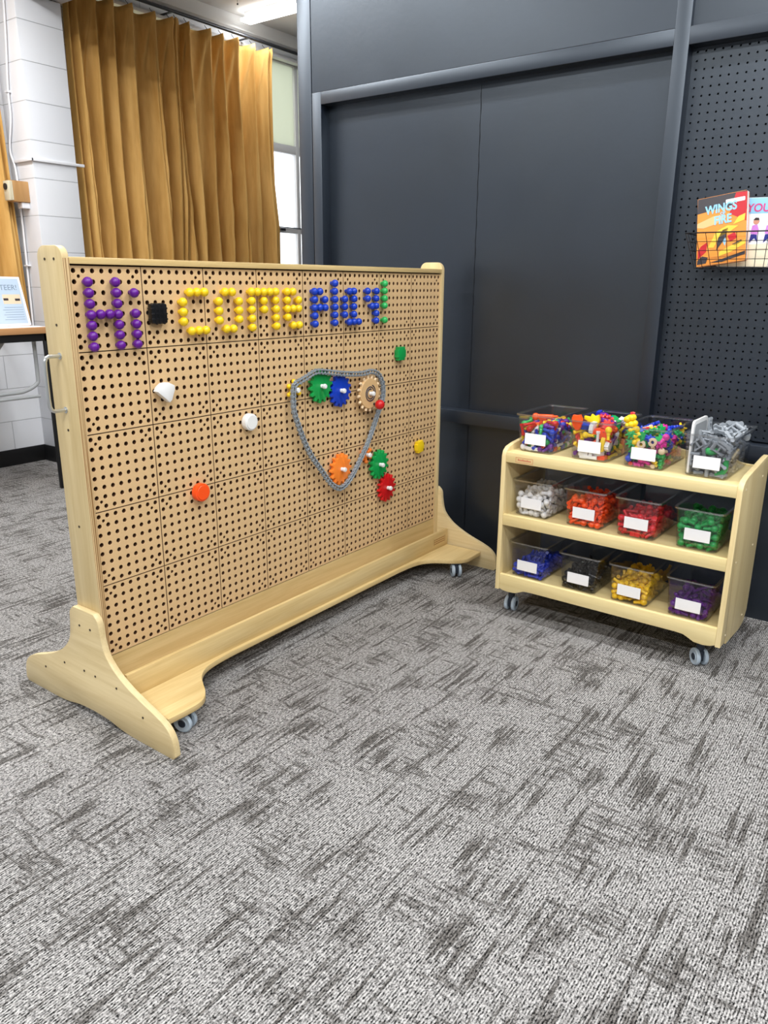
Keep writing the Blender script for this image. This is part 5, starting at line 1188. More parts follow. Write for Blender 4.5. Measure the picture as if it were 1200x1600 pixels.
# ================================================================ STORAGE CART
TH = -0.0136167
CO = Vector((1.235, -0.499, 0))
cart = tag(empty('storage_cart', CO, TH - PI / 2), 'low birch-plywood cart on casters with three shelves of clear bins', 'cart')
CM = Matrix.Translation(CO) @ Matrix.Rotation(TH - PI / 2, 4, 'Z')      # local: u along the front, w into the wall, z up
CL, CT, CD = 0.769, 0.016, 0.32


def cpart(mb, name, m):
    return mb.build(name, m, cart)


side = [(0.0, 0.100), (0.056, 0.100), (0.060, 0.112), (0.068, 0.114), (0.073, 0.086), (0.240, 0.074), (0.290, 0.082), (0.318, 0.115),
        (0.320, 0.150), (0.320, 0.60), (0.315, 0.630), (0.300, 0.642), (0.270, 0.642), (0.060, 0.622), (0.022, 0.614), (0.006, 0.602), (0.0, 0.585)]
for u0, u1, xo, sg in ((0.0, CT, 0.0, -1), (CL - CT, CL, CL, 1)):
    s_ = cpart(MB().prism(side, 0, u0, u1, 0.0015), 'side_panel', 'cart_side')
    for (w, z_) in ((0.04, 0.585), (0.047, 0.36), (0.048, 0.125), (0.255, 0.36), (0.253, 0.12), (0.249, 0.585)):
        MB().cyl((xo, w, z_), (xo + sg * 0.001, w, z_), 0.0034, 10).build('screw', 'screw_light', s_)
ui, uo = CT, CL - CT
ts = cpart(MB().box((ui, 0.001, 0.565), (uo, 0.018, 0.600), 0.0012).box((ui, 0.016, 0.585), (uo, 0.318, 0.5995)), 'top_shelf', 'cart_ply')
cpart(MB().box((ui, 0.001, 0.341), (uo, 0.016, 0.380), 0.0012).box((ui, 0.014, 0.358), (uo, 0.312, 0.3725)), 'middle_shelf', 'cart_ply')
sk = [(ui, 0.159), (uo, 0.159), (uo, 0.104)] + [(CL - a, b) for a, b in ((0.030, 0.098), (0.050, 0.095), (0.078, 0.097), (0.095, 0.106), (0.112, 0.1135), (0.135, 0.115))] \
    + [(a, b) for a, b in ((0.135, 0.115), (0.112, 0.1135), (0.095, 0.106), (0.078, 0.099), (0.050, 0.097), (0.030, 0.099))] + [(ui, 0.104)]
cpart(MB().prism(sk[::-1], 1, 0.001, 0.016, 0.0012).box((ui, 0.014, 0.131), (uo, 0.312, 0.1465)), 'bottom_shelf', 'cart_ply')
rk = [(ui, 0.60), (ui, 0.604)] + [(ui + 0.03, 0.603), (ui + 0.07, 0.606), (ui + 0.11, 0.617), (ui + 0.16, 0.622)]
rk2 = smooth_line(rk[1:], 4)
cpart(MB().prism([(ui, 0.5996)] + rk2 + [(CL - a, b) for a, b in rk2[::-1]] + [(uo, 0.5996)], 1, 0.304, 0.318, 0.001), 'back_rail', 'cart_ply')
lg = MB()
for (a, b, c_, d_) in ((0.053, 0.5695, 0.116, 0.5705), (0.053, 0.586, 0.116, 0.587), (0.053, 0.5695, 0.054, 0.587), (0.115, 0.5695, 0.116, 0.587)):
    lg.box((a, 0.0004, b), (c_, 0.0012, d_))
for i in range(9):
    lg.box((0.061 + i * 0.0055, 0.0004, 0.5755), (0.065 + i * 0.0055, 0.0012, 0.5805 + (0.0015 if i % 3 == 0 else 0)))
o = lg.build('maker_mark', 'red_mark', ts)
for (u, w, rt) in ((0.032, 0.072, 0.12), (0.700, 0.062, 0.75), (0.05, 0.27, 0.5), (0.715, 0.27, 0.4)):
    make_caster(cart, u, w, rt, 0, 0.0275, 0.131 if w > 0.2 else 0.131)


# ---------------------------------------------------------------- clear bins
def bin_mesh():
    H, b, t, d = 0.127, 0.060, 0.0705, 0.248
    bm = bmesh.new()

    def loop(hw, w0, w1, z_, r):
        return [bm.verts.new((x, y, z_)) for x, y in rrect(-hw, w0, hw, w1, r, 4)]

    L = [loop(b - 0.006, 0.006, d - 0.006, 0.0, 0.010), loop(b, 0.0, d, 0.005, 0.012), loop(t, -0.001, d + 0.008, H - 0.006, 0.014), loop(t + 0.006, -0.006, d + 0.015, H - 0.005, 0.016),
         loop(t + 0.006, -0.006, d + 0.015, H, 0.016), loop(t - 0.002, 0.001, d + 0.006, H, 0.013), loop(b - 0.002, 0.002, d - 0.002, 0.006, 0.011),
         loop(b - 0.008, 0.008, d - 0.008, 0.002, 0.009)]
    n = len(L[0])
    for li, (A, B) in enumerate(zip(L, L[1:])):
        for i in range(n):
            j = (i + 1) % n
            f = bm.faces.new((A[i], A[j], B[j], B[i]))
            f.material_index = 1 if li in (2, 3, 4) or (li == 0) else 0
    bm.faces.new(L[0][::-1])
    bm.faces.new(L[-1])
    bmesh.ops.recalc_face_normals(bm, faces=bm.faces)
    me = bpy.data.meshes.new('storage_bin')
    bm.to_mesh(me)
    bm.free()
    for p in me.polygons:
        p.use_smooth = True
    me.set_sharp_from_angle(angle=math.radians(40))
    me.materials.append(MATS['clear_plastic'])
    me.materials.append(MATS['clear_rim'])
    return me


bme = bin_mesh()
lbm = MB().box((-0.038, -0.0006, -0.0185), (0.038, 0.0, 0.0185)).mesh('paper_label', 'paper')
US = (0.098, 0.288, 0.463, 0.650)
ZS = (0.6000, 0.3728, 0.1468)
W0 = 0.045
ROWN = ('top', 'middle', 'bottom')

BIN = [
    ('mixed_pegs', 0, 0, 'clear bin overflowing with many-coloured pegs, left end of the cart top'),
    ('mixed_shapes', 1, 0, 'clear bin of large assorted toy pieces, second on the cart top'),
    ('mixed_gears', 2, 0, 'clear bin of coloured gears with a tall yellow piece, third on the cart top'),
    ('grey_links', 3, 0, 'clear bin of grey chain links and a white plate, right end of the cart top'),
    ('white', 0, 1, 'clear bin holding white pegs on the middle shelf'),
    ('orange', 1, 1, 'clear bin holding orange pegs on the middle shelf'),
    ('red', 2, 1, 'clear bin holding red pieces on the middle shelf'),
    ('green', 3, 1, 'clear bin holding green pegs on the middle shelf'),
    ('blue', 0, 2, 'clear bin holding blue pieces on the bottom shelf'),
    ('black', 1, 2, 'clear bin holding black pieces on the bottom shelf'),
    ('yellow', 2, 2, 'clear bin holding yellow pegs on the bottom shelf'),
    ('purple', 3, 2, 'clear bin holding purple pieces on the bottom shelf'),
]

# piece kinds: low-poly enough to be many
KM = {}
KM['p'] = ('peg', PEG)
KM['r'] = ('connector_rod', MB().lathe([(0, -0.017), (0.0035, -0.017), (0.0035, -0.020), (0.0062, -0.020), (0.0064, -0.013), (0.0048, -0.011), (0.0048, 0.011), (0.0064, 0.013), (0.0062, 0.020), (0, 0.020)], 14).mesh('connector_rod', None))
KM['l'] = ('long_rod', MB().lathe([(0, -0.031), (0.003, -0.031), (0.003, -0.033), (0.0064, -0.033), (0.0064, -0.026), (0.0046, -0.024), (0.0046, 0.024), (0.0064, 0.026), (0.0064, 0.033), (0, 0.033)], 14).mesh('long_rod', None))
KM['c'] = ('cube_block', MB().box((-0.008, -0.008, -0.008), (0.008, 0.008, 0.008), 0.0018).cyl((0, 0, 0.0079), (0, 0, 0.0098), 0.0045, 12).mesh('cube_block', None))
KM['g'] = ('small_gear', MB().prism(gear_pts(0.020, 0.027, 10), 2, -0.005, 0.005, 0.001).cyl((0, 0, 0.0049), (0, 0, 0.008), 0.007, 12).mesh('small_gear', None))
KM['o'] = ('cog_wheel', MB().prism(gear_pts(0.011, 0.0185, 7), 2, -0.005, 0.005, 0.0012).cyl((0, 0, 0.0049), (0, 0, 0.008), 0.0055, 12).mesh('cog_wheel', None))
KM['t'] = ('square_plate', MB().prism(toothed_square(0, 0, 0.017, 0), 2, -0.007, 0.007, 0.0012).mesh('square_plate', None))
KM['f'] = ('scoop_piece', MB().prism([(-0.025, -0.006), (-0.010, -0.015), (0.012, -0.017), (0.024, -0.012), (0.022, 0), (0.024, 0.012), (0.012, 0.017), (-0.010, 0.015), (-0.025, 0.006)], 2, -0.007, 0.007, 0.002).mesh('scoop_piece', None))
kb = MB()
kb.box((-0.016, -0.013, -0.0045), (0.016, -0.0085, 0.0045), 0.0012, 1)
kb.box((-0.016, 0.0085, -0.0045), (0.016, 0.013, 0.0045), 0.0012, 1)
kb.box((-0.004, -0.010, -0.0035), (0.001, 0.010, 0.0035), 0.0008, 1)
kb.cyl((0.016, -0.0135, 0), (0.016, 0.0135, 0), 0.0058, 12)
kb.cyl((-0.016, -0.0132, 0), (-0.016, -0.0075, 0), 0.0056, 12)
kb.cyl((-0.016, 0.0075, 0), (-0.016, 0.0132, 0), 0.0056, 12)
KM['k'] = ('chain_piece', kb.mesh('chain_piece', None))
KNAME = {'p': 'ball-headed peg', 'r': 'connector rod', 'l': 'long connector rod', 'c': 'small cube', 'g': 'toothed gear', 'o': 'small cog wheel', 't': 'square plate', 'f': 'scoop-shaped piece', 'k': 'chain link'}
KCAT = {'p': 'peg', 'r': 'rod', 'l': 'rod', 'c': 'cube', 'g': 'gear', 'o': 'gear', 't': 'plate', 'f': 'toy piece', 'k': 'chain link'}
CNAME = {'deep_green': 'green', 'deep_purple': 'purple', 'deep_blue': 'blue', 'vivid_orange': 'orange', 'pale_green': 'green', 'gold': 'yellow', 'soft_orange': 'orange', 'crimson': 'red', 'grey': 'grey'}
cache = {}


def kmesh(k, colr):
    if (k, colr) not in cache:
        cache[(k, colr)] = coloured(KM[k][1], colr)
    return cache[(k, colr)]


MIXP = ['red', 'blue', 'yellow', 'pale_green', 'purple', 'white', 'vivid_orange', 'deep_green', 'purple', 'blue', 'red', 'deep_blue']
MIXS = {'t': ['blue', 'deep_blue', 'white', 'deep_green'], 'f': ['vivid_orange', 'yellow', 'purple', 'coral'], 'l': ['purple', 'purple', 'yellow', 'white'],
        'g': ['purple', 'yellow', 'coral', 'deep_purple'], 'p': ['deep_green', 'yellow', 'vivid_orange']}
MIXG = {'o': ['yellow', 'deep_blue', 'pink', 'deep_green', 'blue'], 'g': ['yellow', 'deep_blue', 'pink', 'deep_green', 'red'], 'p': ['cream', 'pink', 'blue'], 'r': ['cream', 'red', 'deep_green']}
SOLID = {'white': 'white', 'orange': 'vivid_orange', 'red': 'crimson', 'green': 'deep_green', 'blue': 'deep_blue', 'black': 'black', 'yellow': 'gold', 'purple': 'deep_purple'}
rnd = random.Random(5)
for bn, i, r, lab in BIN:
    base = CM @ Matrix.Translation((US[i], W0, ZS[r]))
    bo = link_mesh('storage_bin', bme, None, base)
    tag(bo, lab, 'bin', 'clear storage bins on the cart')
    lz = 0.046 if r == 0 else (0.049 if r == 1 else 0.045)
    link_mesh('paper_label', lbm, bo, Matrix.Translation((0.001, -0.0016, lz)) @ Matrix.Rotation(-0.004, 4, 'X'))
    nv, data = BINS[bn]
    hid = bmesh.new()
    nh = 0
    mats_h = []
    for q, tok in enumerate(data.split()):
        k = tok[0]
        v = [float(a) for a in tok[1:].split(',')]
        if bn in SOLID:
            colr = SOLID[bn]
        elif bn == 'mixed_pegs':
            colr = rnd.choice(MIXP)
        elif bn == 'mixed_shapes':
            colr = rnd.choice(MIXS[k])
        elif bn == 'mixed_gears':
            colr = rnd.choice(MIXG[k])
        else:
            colr = 'grey'
        mt = base @ Matrix.Translation((v[0] / 1000, v[1] / 1000, v[2] / 1000 + 0.0005)) @ Euler([math.radians(a) for a in v[3:]]).to_matrix().to_4x4()
        if q < nv:
            o = link_mesh(KM[k][0], kmesh(k, colr), None, mt)
            cn = CNAME.get(colr, colr)
            if bn in SOLID:
                where = '%s shelf bin' % ROWN[r]
                grp = '%s pieces in the %s-shelf bin' % (bn, ROWN[r])
            else:
                where = {'mixed_pegs': 'first bin on cart top', 'mixed_shapes': 'second bin on cart top', 'mixed_gears': 'third bin on cart top',
                         'grey_links': 'rightmost bin on cart top'}[bn]
                grp = {'mixed_pegs': 'mixed pegs in the leftmost top bin', 'mixed_shapes': 'assorted pieces in the second top bin', 'mixed_gears': 'gears in the third top bin',
                       'grey_links': 'grey chain links in the rightmost top bin'}[bn]
            px_, py_, pz_ = v[0], v[1], v[2]
            tops = {'mixed_pegs': 100, 'mixed_shapes': 110, 'mixed_gears': 100, 'grey_links': 115, 'white': 85, 'orange': 80, 'red': 68, 'green': 90, 'blue': 48, 'black': 52, 'yellow': 68, 'purple': 52}[bn]
            lay = 'base layer' if pz_ < tops * 0.25 else ('lower layer' if pz_ < tops * 0.5 else ('upper layer' if pz_ < tops * 0.8 else 'top layer'))
            sd = 'far left' if px_ < -28 else ('far right' if px_ > 28 else ('centre left' if px_ < 0 else 'centre right'))
            dp = 'front' if py_ < 35 else ('mid-front' if py_ < 75 else ('middle' if py_ < 115 else ('mid-rear' if py_ < 165 else 'rear')))
            tag(o, '%s %s, %s, %s %s, %s' % (cn, KNAME[k], lay, dp, sd, where), KCAT[k], grp)
        else:
            src = KM[k][1]
            off = len(hid.verts)
            if colr not in mats_h:
                mats_h.append(colr)
            mi = mats_h.index(colr)
            vs = [hid.verts.new(mt @ vv.co) for vv in src.vertices]
            for p in src.polygons:
                f = hid.faces.new([vs[a] for a in p.vertices])
                f.material_index = mi
                f.smooth = True
            nh += 1
    me = bpy.data.meshes.new('loose_pieces')
    hid.to_mesh(me)
    hid.free()
    for c in mats_h:
        me.materials.append(MATS[c])
    o = bpy.data.objects.new('loose_pieces', me)
    COL.objects.link(o)
    tag(o, 'lower layers of loose pieces inside the %s' % lab.split(',')[0].split(' with ')[0].split(' and ')[0], 'toy pieces', None, 'stuff')

# ---------------------------------------------------------------- showpieces standing out of the top bins


def cartlocal(name, mb, m, label, cat, mtx, parts=None):
    o = link_mesh(name, mb.mesh(name, m), None, CM @ mtx)
    tag(o, label, cat)
    return o


# orange hammer-shaped connector lying against the front of the first bin
hm = MB()
hm.cyl((-0.034, 0, 0), (0.030, 0, 0.004), 0.0085, 14, 0.001).sph((-0.034, 0, -0.001), 0.0125, 14).cyl((0.026, 0, 0.004), (0.045, 0, 0.008), 0.006, 12, r2=0.003)
hm.cyl((-0.010, 0, 0), (-0.016, -0.002, -0.042), 0.0058, 12, 0.001).box((-0.020, -0.007, -0.010), (0.008, 0.007, 0.009), 0.003)
cartlocal('hammer_piece', hm, 'vivid_orange', 'bright orange hammer-shaped piece at the front of the leftmost top bin', 'toy piece',
          Matrix.Translation((0.114, 0.076, 0.718)))
# tall yellow flower column leaning out of the third bin
yl = MB()
for k in range(6):
    cz_ = k * 0.019
    for a in range(5):
        an = a * 2 * PI / 5 + k * 0.6
        yl.sph((0.0115 * math.cos(an), 0.0085 * math.sin(an), cz_), 0.0098, 10, rings=7)
    yl.sph((0, 0, cz_), 0.012, 10, rings=7)
cartlocal('knobbed_column', yl, 'yellow', 'tall yellow knobbed piece leaning out of the third bin on the cart top', 'toy piece',
          Matrix.Translation((0.440, 0.064, 0.660)) @ Matrix.Rotation(-0.42, 4, 'Y') @ Matrix.Rotation(-0.10, 4, 'X'))
rg = MB().lathe([(0.0055, -0.004), (0.0125, -0.004), (0.0135, -0.002), (0.0135, 0.003), (0.0115, 0.004), (0.0055, 0.004), (0.0055, -0.004)], 22)
rgm = rg.mesh('wooden_ring', 'cream')
for (u, w, z_, lab) in ((0.486, 0.0515, 0.685, 'cream ring pressed to the front of the third bin, right of the yellow column'),
                        (0.452, 0.0515, 0.674, 'cream ring pressed to the front of the third bin, below the yellow column')):
    tag(link_mesh('wooden_ring', rgm, None, CM @ Matrix.Translation((u, w, z_)) @ Matrix.Rotation(PI / 2 - 0.05, 4, 'X')), lab, 'ring', 'cream rings in the third top bin')
# white plate upright in the fourth bin
pl = MB().prism(rrect(0.0, 0.0, 0.150, 0.158, (0.008, 0.008, 0.022, 0.016), 5), 0, -0.003, 0.004, 0.0015)
o = cartlocal('white_plate', pl, 'white', 'upright white plastic plate at the left side of the rightmost top bin', 'plate',
              Matrix.Translation((0.5970, 0.052, 0.6045)) @ Matrix.Rotation(-0.0, 4, 'Y'))
pr_ = MB().prism(rrect(0.012, 0.012, 0.138, 0.146, (0.006, 0.006, 0.016, 0.012), 5), 0, 0.0041, 0.0046)
link_mesh('recessed_face', pr_.mesh('recessed_face', 'pipe_grey'), o)
# big grey link lumps heaped on the fourth bin and bright green parts inside it
for (u, w, z_, a, b, c_) in ((0.660, 0.150, 0.728, 0.3, 0.2, 0.4), (0.690, 0.165, 0.732, 0.5, -0.3, 1.2), (0.640, 0.175, 0.722, -0.3, 0.4, 2.0), (0.700, 0.210, 0.718, 0.1, 0.6, 0.2),
                             (0.672, 0.190, 0.742, -0.4, 0.1, 0.9)):
    o = link_mesh('chain_piece', kmesh('k', 'grey'), None, CM @ Matrix.Translation((u, w, z_)) @ Euler((a, b, c_)).to_matrix().to_4x4() @ Matrix.Scale(1.35, 4))
    tag(o, 'large grey chain link, %s, heaped over the rightmost bin on the cart top' % {0.660: 'nearest the front', 0.690: 'front right one', 0.640: 'leftmost', 0.700: 'rearmost', 0.672: 'topmost'}[u], 'chain link', 'large grey links heaped over the rightmost bin')
gm = MB().sph((0, 0, 0), 0.016, 14, (1.3, 0.8, 0.75)).cyl((0.012, 0, 0.004), (0.026, 0, 0.010), 0.006, 12, r2=0.004)
cartlocal('green_knob_piece', gm, 'pale_green', 'rounded bright green piece behind the front wall of the rightmost top bin', 'toy piece', Matrix.Translation((0.651, 0.068, 0.676)))
gm = MB().tube(smooth_line([(0.012, 0, 0.042), (0.013, 0, 0.015), (0.006, 0, -0.002), (-0.012, 0, -0.006)], 6), 0.0085, 12)
cartlocal('green_hook_piece', gm, 'deep_green', 'bent green piece in the lower right corner of the rightmost top bin', 'toy piece', Matrix.Translation((0.686, 0.064, 0.620)))
# white bow-tie connector at the base of bins one and two
bt = MB().prism([(-0.022, -0.006), (-0.022, 0.006), (-0.006, 0.004), (-0.004, 0.018), (0.004, 0.018), (0.006, 0.004), (0.022, 0.006), (0.022, -0.006)], 1, -0.003, 0.003, 0.001)
btm = bt.mesh('forked_connector', 'white')
for (u, z_, lab) in ((0.088, 0.612, 'white forked connector at the bottom front of the leftmost top bin'), (0.292, 0.612, 'white forked connector at the bottom front of the second top bin')):
    tag(link_mesh('forked_connector', btm, None, CM @ Matrix.Translation((u, 0.0515, z_))), lab, 'toy piece', 'white forked connectors')
sc_ = MB().prism([(-0.030, -0.004), (-0.018, 0.014), (0.004, 0.020), (0.022, 0.010), (0.030, -0.012), (0.036, -0.026), (0.024, -0.022), (0.004, -0.018), (-0.018, -0.016)], 1, -0.009, 0.009, 0.003)
cartlocal('scoop_piece', sc_, 'vivid_orange', 'large orange scoop-shaped piece behind the front wall of the second top bin', 'toy piece', Matrix.Translation((0.315, 0.064, 0.690)) @ Matrix.Rotation(0.15, 4, 'X'))
cp_ = MB().lathe([(0, -0.008), (0.020, -0.008), (0.020, 0.004), (0.026, 0.005), (0.026, 0.009), (0, 0.010)], 24)
cartlocal('round_cap', cp_, 'blue', 'round blue cap near the front left of the second top bin', 'toy piece', Matrix.Translation((0.252, 0.078, 0.705)) @ Matrix.Rotation(0.12, 4, 'Y'))
yb = MB().prism([(-0.034, 0.006), (-0.034, 0.016), (-0.014, 0.014), (-0.010, 0.024), (0.0, 0.018), (0.012, 0.024), (0.018, 0.008), (0.014, -0.008), (0.006, -0.028), (-0.004, -0.024), (-0.010, -0.006)], 1, -0.007, 0.007, 0.002)
cartlocal('forked_block', yb, 'yellow', 'large yellow forked block at the top front of the second top bin', 'toy piece', Matrix.Translation((0.285, 0.082, 0.722)))

# ================================================================ BASKET AND BOOKS ON THE PEGBOARD
bk = tag(empty('wire_basket', (1.757, -1.06, 1.25)), 'black wire basket hooked on the black pegboard, holding two books', 'basket')
BO = Vector((1.757, -1.06, 1.25))


def rel(p):
    return Vector(p) - BO


yl_, yr_ = -0.911, -1.345
def q_(y, z, f):   # taper: rim (z 1.306) to floor (z 1.198); f 0 front 1 back
    t = (1.306 - z) / 0.108
    xf = 1.632 + 0.014 * t
    y2 = y + (0.036 * t if y < -1.1 else -0.036 * t) * (abs(y + 1.128) / 0.217)
    return rel((xf if f == 0 else 1.7545, y2, z))
MB().tube([q_(yl_, 1.306, 0), q_(yr_, 1.306, 0), q_(yr_, 1.306, 1), q_(yl_, 1.306, 1)], 0.0021, 8, True).build('rim_wire', 'wire_black', bk)
gw = MB()
for k in range(1, 5):
    z_ = 1.306 - 0.027 * k
    gw.tube([q_(yl_, z_, 1), q_(yl_, z_, 0), q_(yr_, z_, 0), q_(yr_, z_, 1)], 0.0010, 6)
nw = 14
for k in range(nw + 1):
    y = yl_ + (yr_ - yl_) * k / nw
    gw.tube([q_(y, 1.306, 0), q_(y, 1.198, 0), q_(y, 1.198, 1), q_(y, 1.306, 1)], 0.0010, 6)
for k in range(1, 4):
    for y in (yl_, yr_):
        t = k / 4
        a, b = q_(y, 1.306, 0).lerp(q_(y, 1.306, 1), t), q_(y, 1.198, 0).lerp(q_(y, 1.198, 1), t)
        gw.tube([a, b], 0.0010, 6)
gw.build('wire_grid', 'wire_black', bk)


def flat(pts, d=0.0004, t=0.0003):
    """coloured patch on a cover: local x right, y up, z out"""
    return MB().prism(pts, 2, d - t, d)


for nme, c in dict(cover_flame=(238, 150, 60), cover_dark=(62, 58, 62), cover_red=(196, 34, 44), cover_yellow=(250, 204, 70), cover_blue=(150, 206, 240), cover_sky=(146, 200, 236),
                   cover_pink=(214, 64, 130), cover_lilac=(206, 130, 214), cover_navy=(30, 40, 130), cover_skin=(206, 146, 120), cover_hair=(50, 30, 34),
                   cover_peach=(250, 190, 130), cover_white=(244, 244, 248)).items():
    mat(nme, c, 0.28, coat=0.4)
# flame-coloured comic
bw, bh, bt_ = 0.152, 0.212, 0.018
b1 = MB().box((0, 0.002, -bt_), (bw - 0.001, bh - 0.002, -0.0008)).build('comic_book', 'paper')
tag(b1, 'flame-coloured comic book with pale blue title, leaning left in the wire basket', 'book')
rl = 0.135
yy_ = 0.10
X_ = Vector((-math.sin(yy_), -math.cos(yy_), 0))
N_ = Vector((-math.cos(yy_), math.sin(yy_), 0))
Y_ = Vector((0.10, 0, 1)).normalized()
X2 = (X_ * math.cos(rl) + Y_ * math.sin(rl)).normalized()
N2 = X2.cross(Y_).normalized()
Y2 = N2.cross(X2)
b1.matrix_world = basis(Vector((1.668, -0.9475, 1.202)), X2, Y2, N2)
cov = MB().prism(rrect(0, 0, bw, bh, (0.001, 0.004, 0.005, 0.001), 3), 2, -0.0008, 0.0).prism(rrect(0, 0, bw, bh, (0.001, 0.004, 0.005, 0.001), 3), 2, -bt_ - 0.0008, -bt_).build('cover', 'cover_flame', b1)
flat([(0, 0.165), (0.08, 0.172), (0.152, 0.155), (0.151, 0.211), (0.001, 0.211)]).build('cover_art', 'cover_dark', cov)
flat([(0.100, 0.150), (0.151, 0.120), (0.1515, 0.208), (0.118, 0.210), (0.109, 0.180)], 0.0006).build('cover_art', 'cover_red', cov)
flat([(0, 0.135), (0.05, 0.150), (0.09, 0.146), (0.06, 0.125), (0.02, 0.118), (0, 0.122)], 0.0006).build('cover_art', 'cover_peach', cov)
for k, (pp, c) in enumerate((
        ([(0.004, 0.020), (0.030, 0.040), (0.034, 0.070), (0.014, 0.060), (0.004, 0.046)], 'cover_red'),
        ([(0.036, 0.052), (0.060, 0.098), (0.095, 0.112), (0.128, 0.106), (0.100, 0.090), (0.070, 0.080), (0.054, 0.050)], 'cover_yellow'),
        ([(0.062, 0.040), (0.090, 0.075), (0.098, 0.105), (0.080, 0.100), (0.066, 0.075)], 'cover_dark'),
        ([(0.095, 0.080), (0.118, 0.088), (0.125, 0.070), (0.105, 0.060)], 'cover_red'),
        ([(0.070, 0.020), (0.110, 0.030), (0.150, 0.048), (0.150, 0.062), (0.100, 0.046), (0.072, 0.034)], 'cover_yellow'),
        ([(0.110, 0.052), (0.138, 0.062), (0.140, 0.056), (0.118, 0.046)], 'cover_dark'),
        ([(0.040, 0.004), (0.075, 0.010), (0.150, 0.026), (0.150, 0.016), (0.080, 0.002)], 'cover_dark'),
        ([(0.002, 0.003), (0.030, 0.004), (0.036, 0.022), (0.018, 0.028), (0.003, 0.016)], 'cover_dark'),
        ([(0.112, 0.112), (0.146, 0.120), (0.148, 0.140), (0.128, 0.134)], 'cover_yellow'),
        ([(0.082, 0.064), (0.088, 0.082), (0.092, 0.064), (0.088, 0.050)], 'cover_blue'))):
    flat([(a, b + 0.003) for a, b in pp], 0.0008).build('cover_art', c, cov)
text_mesh('title_lettering', 'WINGS', 0.036, 'cover_blue', b1, basis((0.074, 0.160, 0.0010), (1, 0.02, 0), (-0.02, 1, 0), (0, 0, 1)), 0.0003, sx=0.82, bold=0.0012)
text_mesh('title_lettering', 'OF', 0.012, 'cover_blue', b1, basis((0.080, 0.1505, 0.0010), (1, 0.02, 0), (-0.02, 1, 0), (0, 0, 1)), 0.0003, bold=0.0004)
text_mesh('title_lettering', 'FIRE', 0.036, 'cover_blue', b1, basis((0.080, 0.124, 0.0010), (1, 0.02, 0), (-0.02, 1, 0), (0, 0, 1)), 0.0003, sx=0.82, bold=0.0012)
flat(rrect(0.088, 0.182, 0.146, 0.194, 0.002, 2), 0.0012).build('cover_sticker', 'cover_white', cov)
# pale blue book
b2 = MB().box((0, 0.002, -0.012), (0.154, 0.206, -0.0008)).build('picture_book', 'paper_cream')
tag(b2, 'pale blue picture book with pink title letters, right of the flame-coloured comic', 'book')
Xb = Vector((-0.03, -1, -0.02)).normalized()
Yb = Vector((0.10, -0.02, 1)).normalized()
Nb = Xb.cross(Yb).normalized()
Yb = Nb.cross(Xb)
b2.matrix_world = basis(Vector((1.700, -1.000, 1.2055)), Xb, Yb, Nb)
cov = MB().prism(rrect(0, 0, 0.155, 0.208, (0.001, 0.004, 0.004, 0.001), 3), 2, -0.0008, 0).prism(rrect(0, 0, 0.155, 0.208, 0.001, 3), 2, -0.0128, -0.012).build('cover', 'cover_white', b2)
flat([(0.001, 0.160), (0.154, 0.160), (0.154, 0.207), (0.001, 0.207)]).build('cover_art', 'cover_sky', cov)
flat([(0.001, 0.0), (0.154, 0.0), (0.154, 0.072), (0.001, 0.060)]).build('cover_art', 'paper_cream', cov)
flat([(0.001, 0.095), (0.154, 0.085), (0.154, 0.150), (0.001, 0.160)]).build('cover_art', 'cover_white', cov)
for cxx in (0.100, 0.142):
    flat([(cxx - 0.012, 0.100), (cxx - 0.010, 0.124), (cxx + 0.004, 0.128), (cxx + 0.012, 0.110), (cxx + 0.008, 0.096)], 0.0008).build('cover_art', 'cover_lilac', cov)
    flat(circ(cxx, 0.136, 0.009, 14), 0.0009).build('cover_art', 'cover_skin', cov)
    flat([(cxx - 0.010, 0.140), (cxx - 0.004, 0.148), (cxx + 0.006, 0.147), (cxx + 0.008, 0.140)], 0.0011).build('cover_art', 'cover_hair', cov)
    flat([(cxx - 0.012, 0.072), (cxx - 0.010, 0.098), (cxx + 0.008, 0.098), (cxx + 0.012, 0.074), (cxx + 0.002, 0.086)], 0.0008).build('cover_art', 'cover_navy', cov)
text_mesh('title_lettering', 'YOU', 0.034, 'cover_pink', b2, basis((0.100, 0.166, 0.0008), (1, 0, 0), (0, 1, 0), (0, 0, 1)), 0.0003, sx=0.95, bold=0.0006)

# ================================================================ CURTAINS AND TRACK
CY = 2.963


